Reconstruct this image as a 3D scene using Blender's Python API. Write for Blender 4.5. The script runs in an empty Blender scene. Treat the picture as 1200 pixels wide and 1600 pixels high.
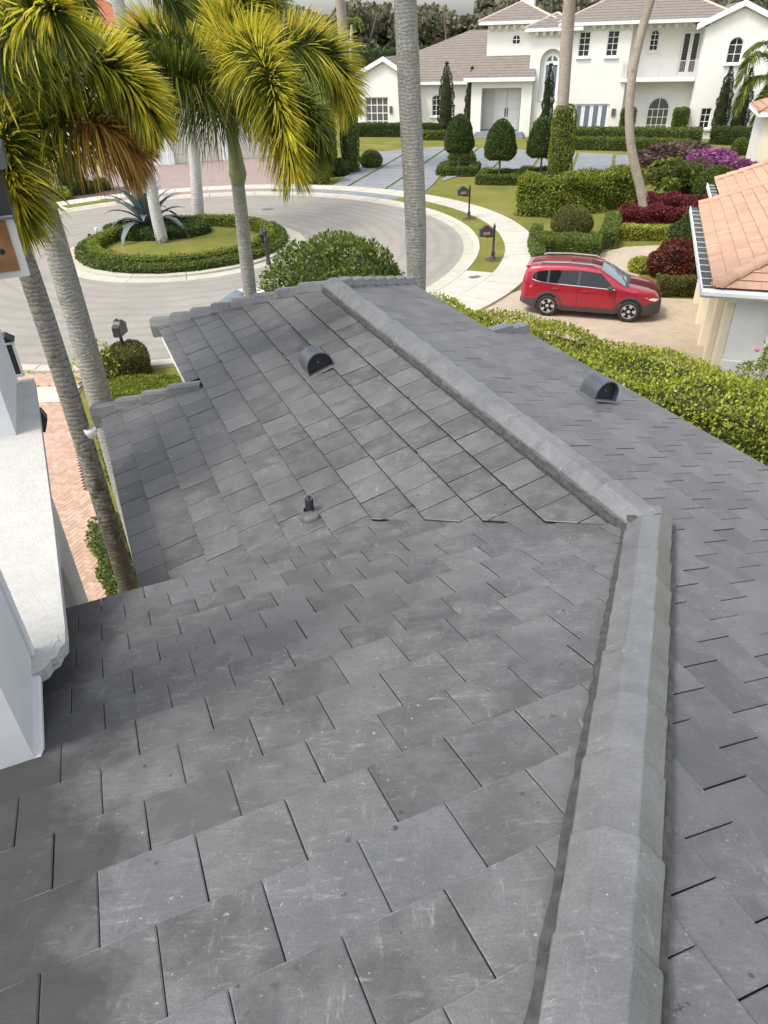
import bpy, math, random
import numpy as np
from mathutils import Vector, Matrix, noise

# ------------------------------------------------------------------ camera, sky, sun, exposure
scene = bpy.context.scene
col = scene.collection
EYE = 8.2
PITCH, ROLL = math.radians(34.18), math.radians(-1.854)
cam_data = bpy.data.cameras.new('camera')
cam_data.sensor_fit = 'VERTICAL'
cam_data.sensor_height = 36.0
cam_data.lens = 36.0 * 1099.0 / 1600.0
cam_data.clip_start = 0.05
cam_data.clip_end = 3000.0
cam = bpy.data.objects.new('camera', cam_data)
col.objects.link(cam)
fwd = Vector((0, math.cos(PITCH), -math.sin(PITCH)))
up0 = Vector((0, math.sin(PITCH), math.cos(PITCH)))
rt0 = Vector((1, 0, 0))
rt = rt0 * math.cos(ROLL) + up0 * math.sin(ROLL)
up = -rt0 * math.sin(ROLL) + up0 * math.cos(ROLL)
cam.matrix_world = Matrix(((rt.x, up.x, -fwd.x, 0), (rt.y, up.y, -fwd.y, 0), (rt.z, up.z, -fwd.z, EYE), (0, 0, 0, 1)))
scene.camera = cam

SUN_DIR = Vector((-0.50, -0.27, 0.84)).normalized()      # towards the sun: left of the view, high, veiled by thin cloud
world = bpy.data.worlds.new('World')
scene.world = world
world.use_nodes = True
wn = world.node_tree.nodes
wl = world.node_tree.links
wn.clear()
sky = wn.new('ShaderNodeTexSky')
sky.sky_type = 'NISHITA'
sky.sun_disc = False
sky.sun_elevation = math.asin(SUN_DIR.z)
sky.sun_rotation = math.atan2(SUN_DIR.x, SUN_DIR.y)
sky.air_density = 1.0
sky.dust_density = 3.0
sky.ozone_density = 1.0
hsv = wn.new('ShaderNodeHueSaturation')
hsv.inputs['Saturation'].default_value = 0.35
hsv.inputs['Value'].default_value = 1.48
wl.new(sky.outputs[0], hsv.inputs['Color'])
bg = wn.new('ShaderNodeBackground')
bg.inputs['Strength'].default_value = 0.15
wl.new(hsv.outputs[0], bg.inputs['Color'])
wo = wn.new('ShaderNodeOutputWorld')
wl.new(bg.outputs[0], wo.inputs['Surface'])

sun_data = bpy.data.lights.new('sun', 'SUN')
sun_data.energy = 1.5
sun_data.angle = math.radians(11)
sun_data.color = (1.0, 0.94, 0.85)
sun = bpy.data.objects.new('sun', sun_data)
col.objects.link(sun)
sun.rotation_euler = SUN_DIR.to_track_quat('Z', 'Y').to_euler()

scene.view_settings.view_transform = 'Standard'
scene.view_settings.look = 'None'
scene.view_settings.gamma = 1.0
scene.view_settings.exposure = 0.55
scene.cycles.max_bounces = 5
scene.cycles.transparent_max_bounces = 4

rng = np.random.default_rng(7)
random.seed(7)
PI = math.pi


# ------------------------------------------------------------------ small helpers
def tag(o, label=None, cat=None, group=None, kind=None):
    if label: o['label'] = label
    if cat: o['category'] = cat
    if group: o['group'] = group
    if kind: o['kind'] = kind
    return o


def empty(name, loc=(0, 0, 0), rz=0.0, parent=None):
    o = bpy.data.objects.new(name, None)
    o.empty_display_size = 0.2
    col.objects.link(o)
    o.location = loc
    o.rotation_euler = (0, 0, rz)
    if parent: o.parent = parent
    return o


def thing(name, label, cat, loc=(0, 0, 0), rz=0.0, group=None):
    return tag(empty(name, loc, rz), label, cat, group)


def obj(name, me, mats, parent=None, loc=None, rz=None):
    if not isinstance(mats, (list, tuple)): mats = [mats]
    if not me.materials:
        for m in mats: me.materials.append(m)
    o = bpy.data.objects.new(name, me)
    col.objects.link(o)
    if parent: o.parent = parent
    if loc is not None: o.location = loc
    if rz is not None: o.rotation_euler = (0, 0, rz)
    return o


class MB:
    """collects faces of one part"""
    def __init__(self):
        self.v, self.f, self.m = [], [], []

    def add(self, vs, fs, mi=0):
        b = len(self.v)
        self.v += [tuple(p) for p in vs]
        self.f += [tuple(i + b for i in f) for f in fs]
        self.m += [mi] * len(fs)
        return self

    def poly(self, pts, mi=0):
        return self.add(pts, [tuple(range(len(pts)))], mi)

    def box(self, x0, x1, y0, y1, z0, z1, mi=0):
        vs = [(x0, y0, z0), (x1, y0, z0), (x1, y1, z0), (x0, y1, z0), (x0, y0, z1), (x1, y0, z1), (x1, y1, z1), (x0, y1, z1)]
        return self.add(vs, [(3, 2, 1, 0), (4, 5, 6, 7), (0, 1, 5, 4), (1, 2, 6, 5), (2, 3, 7, 6), (3, 0, 4, 7)], mi)

    def cbox(self, x0, x1, y0, y1, z0, z1, c=0.02, mi=0):
        """box with its vertical and top edges chamfered"""
        def ring(i, z):
            a0, a1, b0, b1 = x0 + i, x1 - i, y0 + i, y1 - i
            k = c
            return [(a0 + k, b0, z), (a1 - k, b0, z), (a1, b0 + k, z), (a1, b1 - k, z), (a1 - k, b1, z), (a0 + k, b1, z), (a0, b1 - k, z), (a0, b0 + k, z)]
        vs = ring(0, z0) + ring(0, z1 - c) + ring(c, z1)
        fs = [tuple(range(7, -1, -1)), tuple(range(16, 24))]
        for r in (0, 8):
            for i in range(8):
                j = (i + 1) % 8
                fs.append((r + i, r + j, r + 8 + j, r + 8 + i))
        return self.add(vs, fs, mi)

    def prism(self, pts, axis, a0, a1, mi=0):
        """2-D outline extruded along axis 'x','y' or 'z'"""
        def p3(p, a):
            return {'x': (a, p[0], p[1]), 'y': (p[0], a, p[1]), 'z': (p[0], p[1], a)}[axis]
        n = len(pts)
        vs = [p3(p, a0) for p in pts] + [p3(p, a1) for p in pts]
        fs = [tuple(range(n - 1, -1, -1)), tuple(range(n, 2 * n))]
        fs += [(i, (i + 1) % n, n + (i + 1) % n, n + i) for i in range(n)]
        return self.add(vs, fs, mi)

    def tube(self, pts, radii, seg=8, mi=0, caps=True):
        pts = [Vector(p) for p in pts]
        if not hasattr(radii, '__len__'): radii = [radii] * len(pts)
        vs, fs = [], []
        ref = None
        for i, p in enumerate(pts):
            t = (pts[min(i + 1, len(pts) - 1)] - pts[max(i - 1, 0)]).normalized()
            if ref is None:
                ref = Vector((1, 0, 0)) if abs(t.x) < 0.8 else Vector((0, 1, 0))
            a = (ref - t * ref.dot(t)).normalized()
            ref = a
            b = t.cross(a)
            for k in range(seg):
                w = 2 * PI * k / seg
                vs.append(p + (a * math.cos(w) + b * math.sin(w)) * radii[i])
        for i in range(len(pts) - 1):
            for k in range(seg):
                k2 = (k + 1) % seg
                fs.append((i * seg + k, i * seg + k2, (i + 1) * seg + k2, (i + 1) * seg + k))
        if caps:
            fs.append(tuple(range(seg - 1, -1, -1)))
            fs.append(tuple(range((len(pts) - 1) * seg, len(pts) * seg)))
        return self.add(vs, fs, mi)

    def lathe(self, prof, seg=16, c=(0, 0, 0), mi=0):
        vs, fs = [], []
        for r, z in prof:
            for k in range(seg):
                w = 2 * PI * k / seg
                vs.append((c[0] + r * math.cos(w), c[1] + r * math.sin(w), c[2] + z))
        for i in range(len(prof) - 1):
            for k in range(seg):
                k2 = (k + 1) % seg
                fs.append((i * seg + k, i * seg + k2, (i + 1) * seg + k2, (i + 1) * seg + k))
        return self.add(vs, fs, mi)

    def mesh(self, name, smooth=False):
        me = bpy.data.meshes.new(name)
        me.from_pydata(self.v, [], self.f)
        if any(self.m): me.polygons.foreach_set('material_index', self.m)
        if smooth: me.polygons.foreach_set('use_smooth', [True] * len(self.f))
        me.update()
        return me

    def build(self, name, mats, parent=None, smooth=False, loc=None, rz=None):
        return obj(name, self.mesh(name, smooth), mats, parent, loc, rz)


def np_mesh(name, V, Fq, mats, parent=None, mi=None, smooth=False):
    """V (n,3), Fq (m,4) quads"""
    me = bpy.data.meshes.new(name)
    V = np.asarray(V, np.float32); Fq = np.asarray(Fq, np.int32)
    k = Fq.shape[1]
    me.vertices.add(len(V)); me.vertices.foreach_set('co', V.ravel())
    me.loops.add(Fq.size); me.loops.foreach_set('vertex_index', Fq.ravel())
    me.polygons.add(len(Fq))
    me.polygons.foreach_set('loop_start', np.arange(0, Fq.size, k, dtype=np.int32))
    me.polygons.foreach_set('loop_total', np.full(len(Fq), k, np.int32))
    if mi is not None: me.polygons.foreach_set('material_index', np.asarray(mi, np.int32))
    if smooth: me.polygons.foreach_set('use_smooth', np.ones(len(Fq), bool))
    me.update(); me.validate()
    return obj(name, me, mats, parent)


# ------------------------------------------------------------------ materials
class NT:
    def __init__(self, name):
        self.mat = bpy.data.materials.new(name)
        self.mat.use_nodes = True
        self.n = self.mat.node_tree.nodes
        self.l = self.mat.node_tree.links
        self.b = self.n['Principled BSDF']
        self.out = self.n['Material Output']

    def new(self, t, **kw):
        nd = self.n.new(t)
        for k, v in kw.items(): setattr(nd, k, v)
        return nd

    def link(self, a, b): self.l.new(a, b)

    def pos(self): return self.new('ShaderNodeNewGeometry').outputs['Position']

    def objco(self): return self.new('ShaderNodeTexCoord').outputs['Object']

    def noise(self, vec, scale, detail=4, rough=0.6, vscale=None):
        if vscale:
            mp = self.new('ShaderNodeMapping'); mp.inputs['Scale'].default_value = vscale
            self.link(vec, mp.inputs['Vector']); vec = mp.outputs[0]
        nd = self.new('ShaderNodeTexNoise')
        nd.inputs['Scale'].default_value = scale
        nd.inputs['Detail'].default_value = detail
        nd.inputs['Roughness'].default_value = rough
        self.link(vec, nd.inputs['Vector'])
        return nd.outputs['Fac']

    def ramp(self, fac, stops):
        nd = self.new('ShaderNodeValToRGB')
        e = nd.color_ramp.elements
        while len(e) < len(stops): e.new(0.5)
        for s, (p, c) in zip(e, stops):
            s.position = p
            s.color = (c, c, c, 1) if not hasattr(c, '__len__') else (*c, 1)
        self.link(fac, nd.inputs['Fac'])
        return nd.outputs['Color']

    def mix(self, fac, a, b, mode='MIX'):
        nd = self.new('ShaderNodeMix', data_type='RGBA', blend_type=mode)
        for sock, v in ((nd.inputs[0], fac), (nd.inputs[6], a), (nd.inputs[7], b)):
            if hasattr(v, 'is_linked') or hasattr(v, 'node'): self.link(v, sock)
            elif hasattr(v, '__len__'): sock.default_value = (*v, 1)
            else: sock.default_value = v
        return nd.outputs[2]

    def math(self, op, a, b=0.0):
        nd = self.new('ShaderNodeMath', operation=op)
        for sock, v in ((nd.inputs[0], a), (nd.inputs[1], b)):
            if hasattr(v, 'node'): self.link(v, sock)
            else: sock.default_value = v
        return nd.outputs[0]

    def bump(self, h, strength=0.3, dist=0.01):
        nd = self.new('ShaderNodeBump')
        nd.inputs['Strength'].default_value = strength
        nd.inputs['Distance'].default_value = dist
        self.link(h, nd.inputs['Height'])
        self.link(nd.outputs[0], self.b.inputs['Normal'])

    def done(self, color=None, rough=0.8, metal=0.0, spec=0.5):
        if color is not None:
            if hasattr(color, 'node'): self.link(color, self.b.inputs['Base Color'])
            else: self.b.inputs['Base Color'].default_value = (*color, 1)
        if hasattr(rough, 'node'): self.link(rough, self.b.inputs['Roughness'])
        else: self.b.inputs['Roughness'].default_value = rough
        self.b.inputs['Metallic'].default_value = metal
        self.b.inputs['Specular IOR Level'].default_value = spec
        return self.mat


def plain(name, c, rough=0.6, metal=0.0, spec=0.5, var=0.12, scale=3.0, bump=0.0, bscale=60.0):
    t = NT(name)
    p = t.objco()
    f = t.noise(p, scale, 5)
    lo = tuple(x * (1 - var) for x in c); hi = tuple(min(1, x * (1 + var)) for x in c)
    cc = t.ramp(f, [(0.3, lo), (0.7, hi)])
    if bump: t.bump(t.noise(p, bscale, 3), bump, 0.01)
    return t.done(cc, rough, metal, spec)


def leaf_mat(name, cols, trans=0.3, rough=0.5, spec=0.35):
    """cols: dark, middle, light leaf colours picked at random leaf by leaf"""
    t = NT(name)
    r = t.new('ShaderNodeNewGeometry').outputs['Random Per Island']
    big = t.noise(t.pos(), 0.9, 2)
    fac = t.math('ADD', t.math('MULTIPLY', r, 0.75), t.math('MULTIPLY', big, 0.3))
    cc = t.ramp(fac, [(0.1, cols[0]), (0.5, cols[1]), (0.95, cols[2])])
    t.done(cc, rough, 0, spec)
    tr = t.new('ShaderNodeBsdfTranslucent')
    t.link(cc, tr.inputs['Color'])
    ms = t.new('ShaderNodeMixShader')
    ms.inputs[0].default_value = trans
    t.link(t.b.outputs[0], ms.inputs[1]); t.link(tr.outputs[0], ms.inputs[2])
    t.link(ms.outputs[0], t.out.inputs['Surface'])
    return t.mat


def tile_mat(name, lo, hi, dust, blue=(0.128, 0.133, 0.143), rough=0.45, stain=True):
    t = NT(name)
    oi = t.new('ShaderNodeObjectInfo').outputs['Random']
    ri = t.new('ShaderNodeNewGeometry').outputs['Random Per Island']
    rnd = t.math('FRACT', t.math('ADD', oi, ri))
    p = t.pos()
    base = t.ramp(rnd, [(0.0, lo), (0.5, tuple((a + b) / 2 for a, b in zip(lo, hi))), (0.965, hi), (1.0, blue)])
    # every tile samples the cloudiness at its own place
    sh = t.new('ShaderNodeVectorMath', operation='MULTIPLY_ADD')
    cmb = t.new('ShaderNodeCombineXYZ')
    for i in range(3): t.link(t.math('MULTIPLY', rnd, 37.0 + 11 * i), cmb.inputs[i])
    add = t.new('ShaderNodeVectorMath', operation='ADD')
    t.link(p, add.inputs[0]); t.link(cmb.outputs[0], add.inputs[1])
    q = add.outputs[0]
    cloud = t.noise(q, 4.2, 7, 0.7)
    c = t.mix(t.ramp(cloud, [(0.42, 0.0), (0.72, 0.70)]), base, dust)
    # fine pores
    c = t.mix(t.ramp(t.noise(q, 160.0, 2), [(0.3, 0.35), (0.6, 0.0)]), c, tuple(x * 0.45 for x in lo))
    # pale scuffs, stretched
    area = t.ramp(t.noise(p, 1.9, 4, 0.65), [(0.36, 0.12), (0.62, 1.0)])
    sc = t.noise(q, 7.0, 9, 0.8, (1.0, 4.5, 1.0))
    c = t.mix(t.math('MULTIPLY', t.ramp(sc, [(0.56, 0.0), (0.70, 0.6)]), area), c, (0.42, 0.42, 0.41))
    sc2 = t.noise(q, 5.0, 9, 0.8, (5.0, 1.0, 2.0))
    c = t.mix(t.math('MULTIPLY', t.ramp(sc2, [(0.58, 0.0), (0.70, 0.6)]), area), c, (0.40, 0.40, 0.39))
    sp = t.noise(q, 48.0, 4, 0.65)
    c = t.mix(t.math('MULTIPLY', t.ramp(sp, [(0.655, 0.0), (0.72, 0.75)]), area), c, (0.55, 0.54, 0.52))
    # brushed grain left by the mould
    gr = t.noise(q, 14.0, 4, 0.7, (1.0, 9.0, 4.0))
    c = t.mix(t.ramp(gr, [(0.35, 0.22), (0.6, 0.0)]), c, tuple(x * 0.6 for x in lo))
    if stain:
        st = t.noise(q, 17.0, 4, 0.65)
        c = t.mix(t.ramp(st, [(0.695, 0.0), (0.735, 0.8)]), c, (0.035, 0.035, 0.036))
        # specks of black algae, in loose clusters
        vo = t.new('ShaderNodeTexVoronoi'); vo.inputs['Scale'].default_value = 11.0
        wob = t.new('ShaderNodeVectorMath', operation='ADD'); t.link(p, wob.inputs[0])
        nz3 = t.new('ShaderNodeTexNoise'); nz3.inputs['Scale'].default_value = 40.0; t.link(p, nz3.inputs['Vector'])
        sc3 = t.new('ShaderNodeVectorMath', operation='SCALE'); sc3.inputs[3].default_value = 0.03; t.link(nz3.outputs['Color'], sc3.inputs[0])
        t.link(sc3.outputs[0], wob.inputs[1]); t.link(wob.outputs[0], vo.inputs['Vector'])
        clus = t.ramp(t.noise(p, 1.7, 3, 0.6), [(0.50, 0.0), (0.60, 1.0)])
        c = t.mix(t.math('MULTIPLY', t.ramp(vo.outputs['Distance'], [(0.07, 0.85), (0.14, 0.0)]), clus), c, (0.03, 0.03, 0.03))
        wt = t.noise(p, 1.1, 3, 0.5)
        c = t.mix(t.ramp(wt, [(0.52, 0.0), (0.70, 0.45)]), c, (0.058, 0.058, 0.06))
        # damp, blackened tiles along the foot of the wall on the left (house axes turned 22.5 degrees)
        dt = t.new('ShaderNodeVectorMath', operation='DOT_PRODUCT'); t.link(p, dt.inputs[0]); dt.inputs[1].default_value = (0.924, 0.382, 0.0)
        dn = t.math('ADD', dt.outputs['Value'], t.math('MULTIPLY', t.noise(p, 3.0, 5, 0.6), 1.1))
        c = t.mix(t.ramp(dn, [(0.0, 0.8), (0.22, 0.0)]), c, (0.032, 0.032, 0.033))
    t.bump(t.noise(q, 90.0, 4), 0.25, 0.004)
    rr = t.ramp(cloud, [(0.3, rough - 0.08), (0.7, rough + 0.12)])
    return t.done(c, rr, 0, 0.6)


MAT = {}
MAT['tile'] = tile_mat('slate_grey_concrete_tile', (0.076, 0.076, 0.077), (0.130, 0.130, 0.131), (0.20, 0.201, 0.204))
MAT['tile_edge'] = plain('worn_tile_edge', (0.20, 0.20, 0.197), 0.8, var=0.5, scale=30)
MAT['tile_side'] = plain('shade_painted_tile_side', (0.020, 0.020, 0.019), 0.95, var=0.4, scale=20)  # near-black sides: the shadow gaps between tiles are painted into the colour
MAT['cap'] = tile_mat('grey_cap_tile', (0.122, 0.125, 0.130), (0.150, 0.153, 0.158), (0.225, 0.23, 0.236), stain=False, rough=0.30)
MAT['mortar'] = plain('grey_mortar', (0.052, 0.051, 0.049), 0.95, var=0.4, scale=22, bump=0.2, bscale=160)
MAT['deck'] = plain('roof_underlay', (0.05, 0.05, 0.05), 0.9)
MAT['stucco'] = plain('white_stucco', (0.66, 0.66, 0.65), 0.9, var=0.05, scale=4, bump=0.25, bscale=120)
MAT['stucco_cool'] = plain('cool_white_stucco', (0.66, 0.668, 0.68), 0.9, var=0.05, scale=4, bump=0.25, bscale=90)


def stained_ledge():
    t = NT('weathered_white_ledge')
    p = t.objco()
    c = t.ramp(t.noise(p, 5, 6, 0.7), [(0.3, (0.46, 0.45, 0.42)), (0.6, (0.52, 0.515, 0.49))])
    c = t.mix(t.ramp(t.noise(p, 26, 6, 0.8), [(0.50, 0.0), (0.66, 0.5)]), c, (0.40, 0.37, 0.31))
    c = t.mix(t.ramp(t.noise(p, 2.6, 7, 0.8), [(0.58, 0.0), (0.70, 0.45)]), c, (0.27, 0.23, 0.16))
    c = t.mix(t.ramp(t.noise(p, 45, 3), [(0.66, 0.0), (0.72, 0.5)]), c, (0.2, 0.18, 0.14))
    t.bump(t.noise(p, 60, 5), 0.7, 0.01)
    return t.done(c, 0.95)


MAT['ledge'] = stained_ledge()
MAT['chip'] = plain('broken_concrete', (0.42, 0.39, 0.34), 0.95, var=0.4, scale=25, bump=1.0, bscale=60)
MAT['black_metal'] = plain('black_painted_metal', (0.02, 0.022, 0.027), 0.4, var=0.2)
MAT['vent'] = plain('dark_grey_painted_vent', (0.075, 0.085, 0.10), 0.32, 0.1, var=0.15, scale=6)
MAT['lead'] = plain('grey_flashing', (0.12, 0.12, 0.12), 0.6, var=0.3, scale=15)
MAT['wood'] = plain('brown_board', (0.32, 0.16, 0.06), 0.75, var=0.3, scale=5)
MAT['white_paint'] = plain('white_paint', (0.78, 0.78, 0.77), 0.5, var=0.04)
MAT['grey_slate_trim'] = plain('dark_slate_trim', (0.13, 0.13, 0.14), 0.7, var=0.2, scale=12)


# ------------------------------------------------------------------ the house under the camera: local x = e, local y = d (towards the street)
HROT = math.radians(22.48)
AL = math.radians(16.73)
TA, CA, SA = math.tan(AL), math.cos(AL), math.sin(AL)
Z0 = EYE - 1.893                      # main front slope height at d = 0
EJ, DJ = 2.99, 2.79                   # where the wing ridge meets the hip
ZJ = Z0 - TA * DJ
house = thing('house', 'white stucco house with dark grey tile roof filling the foreground', 'house', (0, 0, 0), HROT)


def to_world(e, d, z=0.0):
    return Vector((e * math.cos(HROT) - d * math.sin(HROT), e * math.sin(HROT) + d * math.cos(HROT), z))


def clip_poly(poly, cons):
    for a, b, c in cons:
        out = []
        for i in range(len(poly)):
            p, q = poly[i], poly[(i + 1) % len(poly)]
            fp, fq = a * p[0] + b * p[1] - c, a * q[0] + b * q[1] - c
            if fp <= 0: out.append(p)
            if (fp < 0 < fq) or (fq < 0 < fp):
                k = fp / (fp - fq)
                out.append((p[0] + (q[0] - p[0]) * k, p[1] + (q[1] - p[1]) * k))
        poly = out
        if len(poly) < 3: return []
    return poly


def poly_area(p):
    return abs(sum(p[i][0] * p[(i + 1) % len(p)][1] - p[(i + 1) % len(p)][0] * p[i][1] for i in range(len(p)))) / 2


def tile_geo(poly, vb, worn=True, thick=0.016, top=0.048, slope=0.072):
    """bottom ring, arris ring and top ring of one tile; coordinates on the roof slope"""
    cx = sum(p[0] for p in poly) / len(poly); cy = sum(p[1] for p in poly) / len(poly)
    n = len(poly)
    hz = lambda v: top - slope * (vb - v)
    ins = []
    for p in poly:
        dx, dy = cx - p[0], cy - p[1]
        ln = math.hypot(dx, dy) or 1
        ins.append((p[0] + dx / ln * 0.006, p[1] + dy / ln * 0.006))
    vs = [(p[0], p[1], hz(p[1]) - thick) for p in poly]
    vs += [(p[0], p[1], hz(p[1]) - 0.003) for p in poly]
    vs += [(p[0], p[1], hz(p[1])) for p in ins]
    fs, mi = [], []
    for i in range(n):
        j = (i + 1) % n
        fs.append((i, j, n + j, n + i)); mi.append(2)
        butt = abs(poly[i][1] - vb) < 0.02 and abs(poly[j][1] - vb) < 0.02
        fs.append((n + i, n + j, 2 * n + j, 2 * n + i)); mi.append(1 if butt and worn else 0)
    fs.append(tuple(range(2 * n, 3 * n))); mi.append(0)
    return vs, fs, mi


def lay_tiles(slope, butts, u0, u1, joint, width, cons_fn, length=0.40, stagger=0.5, gap=0.0014):
    """cut list of the tiles on one slope: (slope, polygon, v of the butt, full?)"""
    out = []
    for i, vb in enumerate(butts):
        off = joint + (i % 2) * width * stagger
        if hasattr(vb, '__len__'): vb, width, off = vb          # a course with its own width and first joint
        k0 = math.floor((u0 - off) / width)
        k1 = math.ceil((u1 - off) / width)
        for k in range(k0, k1):
            a = off + k * width + gap + random.uniform(0, 0.0014)
            b = off + (k + 1) * width - gap
            quad = [(a, vb - length), (b, vb - length), (b, vb), (a, vb)]
            p = clip_poly(quad, cons_fn((a + b) / 2, vb - 0.16))
            if not p or poly_area(p) < 0.006: continue
            p = [q for j, q in enumerate(p) if math.hypot(q[0] - p[j - 1][0], q[1] - p[j - 1][1]) > 0.004]
            if len(p) < 3: continue
            # the exposed butt edge is hand-broken: a little uneven, chipped here and there
            q2 = []
            for j, a_ in enumerate(p):
                b_ = p[(j + 1) % len(p)]
                q2.append(a_)
                if abs(a_[1] - vb) < 1e-6 and abs(b_[1] - vb) < 1e-6 and abs(a_[0] - b_[0]) > 0.2:
                    for f_ in (0.12, 0.3, 0.5, 0.68, 0.88):
                        ch_ = random.uniform(0, 0.0022) + (random.uniform(0.004, 0.012) if random.random() < 0.05 else 0)
                        q2.append((a_[0] + (b_[0] - a_[0]) * (f_ + random.uniform(-0.05, 0.05)), vb - ch_))
            out.append((slope, q2, vb))
    return out


def place_tiles(cut, mats, limit, eye, name='roof_tile', rest_name='roof_tile_field'):
    """the tiles that show largest become objects, the rest one joined part for each slope"""
    ranked = []
    for slope, p, vb in cut:
        c = Vector((sum(q[0] for q in p) / len(p), sum(q[1] for q in p) / len(p), 0.03))
        w = slope['mw'] @ c
        nrm = slope['mw'].to_3x3() @ Vector((0, 0, 1))
        r = eye - w
        ranked.append((poly_area(p) * max(0.02, nrm.dot(r.normalized())) / r.length_squared, slope, p, vb, c))
    ranked.sort(key=lambda t: -t[0])
    rest = {}
    for i, (_, slope, p, vb, c) in enumerate(ranked):
        vs, fs, mi = tile_geo(p, vb, slope['worn']) if slope['worn'] else tile_geo(p, vb, False, 0.030, 0.062, 0.095)
        if i < limit:
            me = bpy.data.meshes.new(name)
            me.from_pydata([(x - c.x, y - c.y, z) for x, y, z in vs], [], fs)
            me.polygons.foreach_set('material_index', mi)
            o = obj(name, me, mats, slope['obj'])
            o.location = (c.x, c.y, random.uniform(-0.0015, 0.0025))
            o.rotation_euler = (random.uniform(-0.010, 0.004), random.uniform(-0.008, 0.008), random.uniform(-0.004, 0.004))
        else:
            m = rest.setdefault(id(slope), (slope, MB()))[1]
            b = len(m.v)
            dz = random.uniform(-0.0015, 0.0025)
            m.v += [(x, y, z + dz) for x, y, z in vs]
            m.f += [tuple(q + b for q in f) for f in fs]
            m.m += mi
    for slope, m in rest.values():
        tag(m.build(rest_name, mats, slope['obj']), kind='stuff')


def make_slope(parent, name, origin, U, V, N, outline, mat):
    """a roof deck whose local x, y, z are U, V (down the slope) and N"""
    m = Matrix(((U[0], V[0], N[0], origin[0]), (U[1], V[1], N[1], origin[1]), (U[2], V[2], N[2], origin[2]), (0, 0, 0, 1)))
    mb = MB()
    n = len(outline)
    mb.add([(a, b, 0) for a, b in outline] + [(a, b, -0.05) for a, b in outline],
           [tuple(range(n)), tuple(range(2 * n - 1, n - 1, -1))] + [(i, n + i, n + (i + 1) % n, (i + 1) % n) for i in range(n)])
    o = mb.build(name, mat, parent)
    o.matrix_local = m
    pm = Matrix.Translation(parent.location) @ Matrix.Rotation(parent.rotation_euler.z, 4, 'Z')
    return {'obj': o, 'mw': pm @ m, 'm': m, 'worn': 'left' not in name}


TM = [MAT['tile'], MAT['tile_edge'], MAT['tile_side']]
# front slope: u = e, v = d / cos
front = make_slope(house, 'front_roof_slope', (0, 0, Z0), (1, 0, 0), (0, CA, -SA), (0, SA, CA),
                   [(-1.4, -1.25 / CA), (-1.05, -1.25 / CA), (2.99, 2.79 / CA), (1.75, 4.02 / CA), (-1.4, 4.02 / CA)], MAT['deck'])
fc = [(-1, 0, 1.4), (1, -CA, 0.2), (0, 1, 4.21), (1, CA, 5.78), (0, -1, 1.3)]
# graded courses: the lower ones are narrower, laid with smaller tiles
FRONT = [(4.210, 0.275, 0.16), (3.998, 0.280, -0.25), (3.780, 0.285, -0.11), (3.538, 0.288, 0.04), (3.298, 0.295, -0.10), (3.063, 0.300, 0.05), (2.788, 0.305, -0.09),
         (2.545, 0.320, 0.06), (2.251, 0.315, -0.10), (1.949, 0.325, -0.26), (1.652, 0.330, -0.105), (1.327, 0.330, 0.064)]
FRONT += [(1.327 - 0.32 * k, 0.33, 0.064 + 0.165 * (k % 2)) for k in range(1, 9)]
cut = lay_tiles(front, FRONT, -1.6, 3.2, 0.0, 0.33, lambda u, v: fc)
# left slope of the wing: u = d, v = (EJ - e) / cos
LZ = 0.004
left = make_slope(house, 'wing_left_roof_slope', (EJ, 0, ZJ + LZ), (0, 1, 0), (-CA, 0, -SA), (-SA, 0, CA),
                  [(3.05, 0.0), (8.72, 0.0), (10.2, 2.12 / CA), (7.76, 2.12 / CA), (8.28, 3.14 / CA), (4.05, 3.14 / CA), (4.25, 1.24 / CA)], MAT['deck'])


def left_cons(u, v):
    e = EJ - v * CA
    c = []
    nr = e < 0.95 and u < 8.28 - 0.5 * (e + 0.16) + 0.17
    if nr: c.append((1, 0, 8.28 - 0.5 * (e + 0.16)))
    else: c += [(1, -0.70 * CA, 8.72)]
    if nr or (e > 0.95 and u < 7.9): c.append((0, 1, 3.14 / CA))
    else: c.append((0, 1, 2.13 / CA))
    if e > 1.75: c.append((-1, CA, -2.79 + 0.0))
    else: c.append((-1, 0, -3.75))
    c.append((0, -1, 0.0))
    return c


cut += lay_tiles(left, [(EJ - 2.55) / CA + 0.3205 * k for k in range(-1, 10)], 2.6, 10.4, 0.03, 0.29, left_cons, gap=0.0030)
# right slope: u = -d, v = (e - EJ) / cos
right = make_slope(house, 'right_roof_slope', (EJ, 0, ZJ), (0, -1, 0), (CA, 0, -SA), (SA, 0, CA),
                   [(-2.79, 0.0), (1.25, -4.04 / CA), (1.25, 2.44 / CA), (-7.72, 2.44 / CA), (-7.72, 1.74 / CA), (-9.95, 1.74 / CA), (-8.72, 0.0)], MAT['deck'])


def right_cons(u, v):
    c = [(1, 0, 1.2)]
    if -u > DJ: c.append((0, -1, 0.0))
    else: c.append((-1, -CA, DJ))
    if -u > 7.72: c += [(0, 1, 1.75 / CA), (-1, -0.71 * CA, 8.72)]
    else: c.append((0, 1, 2.45 / CA))
    return c


cut += lay_tiles(right, [2.44 / CA - 0.2506 * k for k in range(0, 28)], -10.2, 1.3, -2.86, 0.29, right_cons, length=0.34, gap=0.0024)
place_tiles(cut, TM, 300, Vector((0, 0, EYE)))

# ---- hip and ridge caps
CAPP = [(-0.142, -0.05), (-0.141, 0.000), (-0.138, 0.007), (-0.056, 0.074), (-0.050, 0.077), (0.050, 0.077), (0.056, 0.074), (0.138, 0.007), (0.141, 0.000), (0.142, -0.05)]


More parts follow.
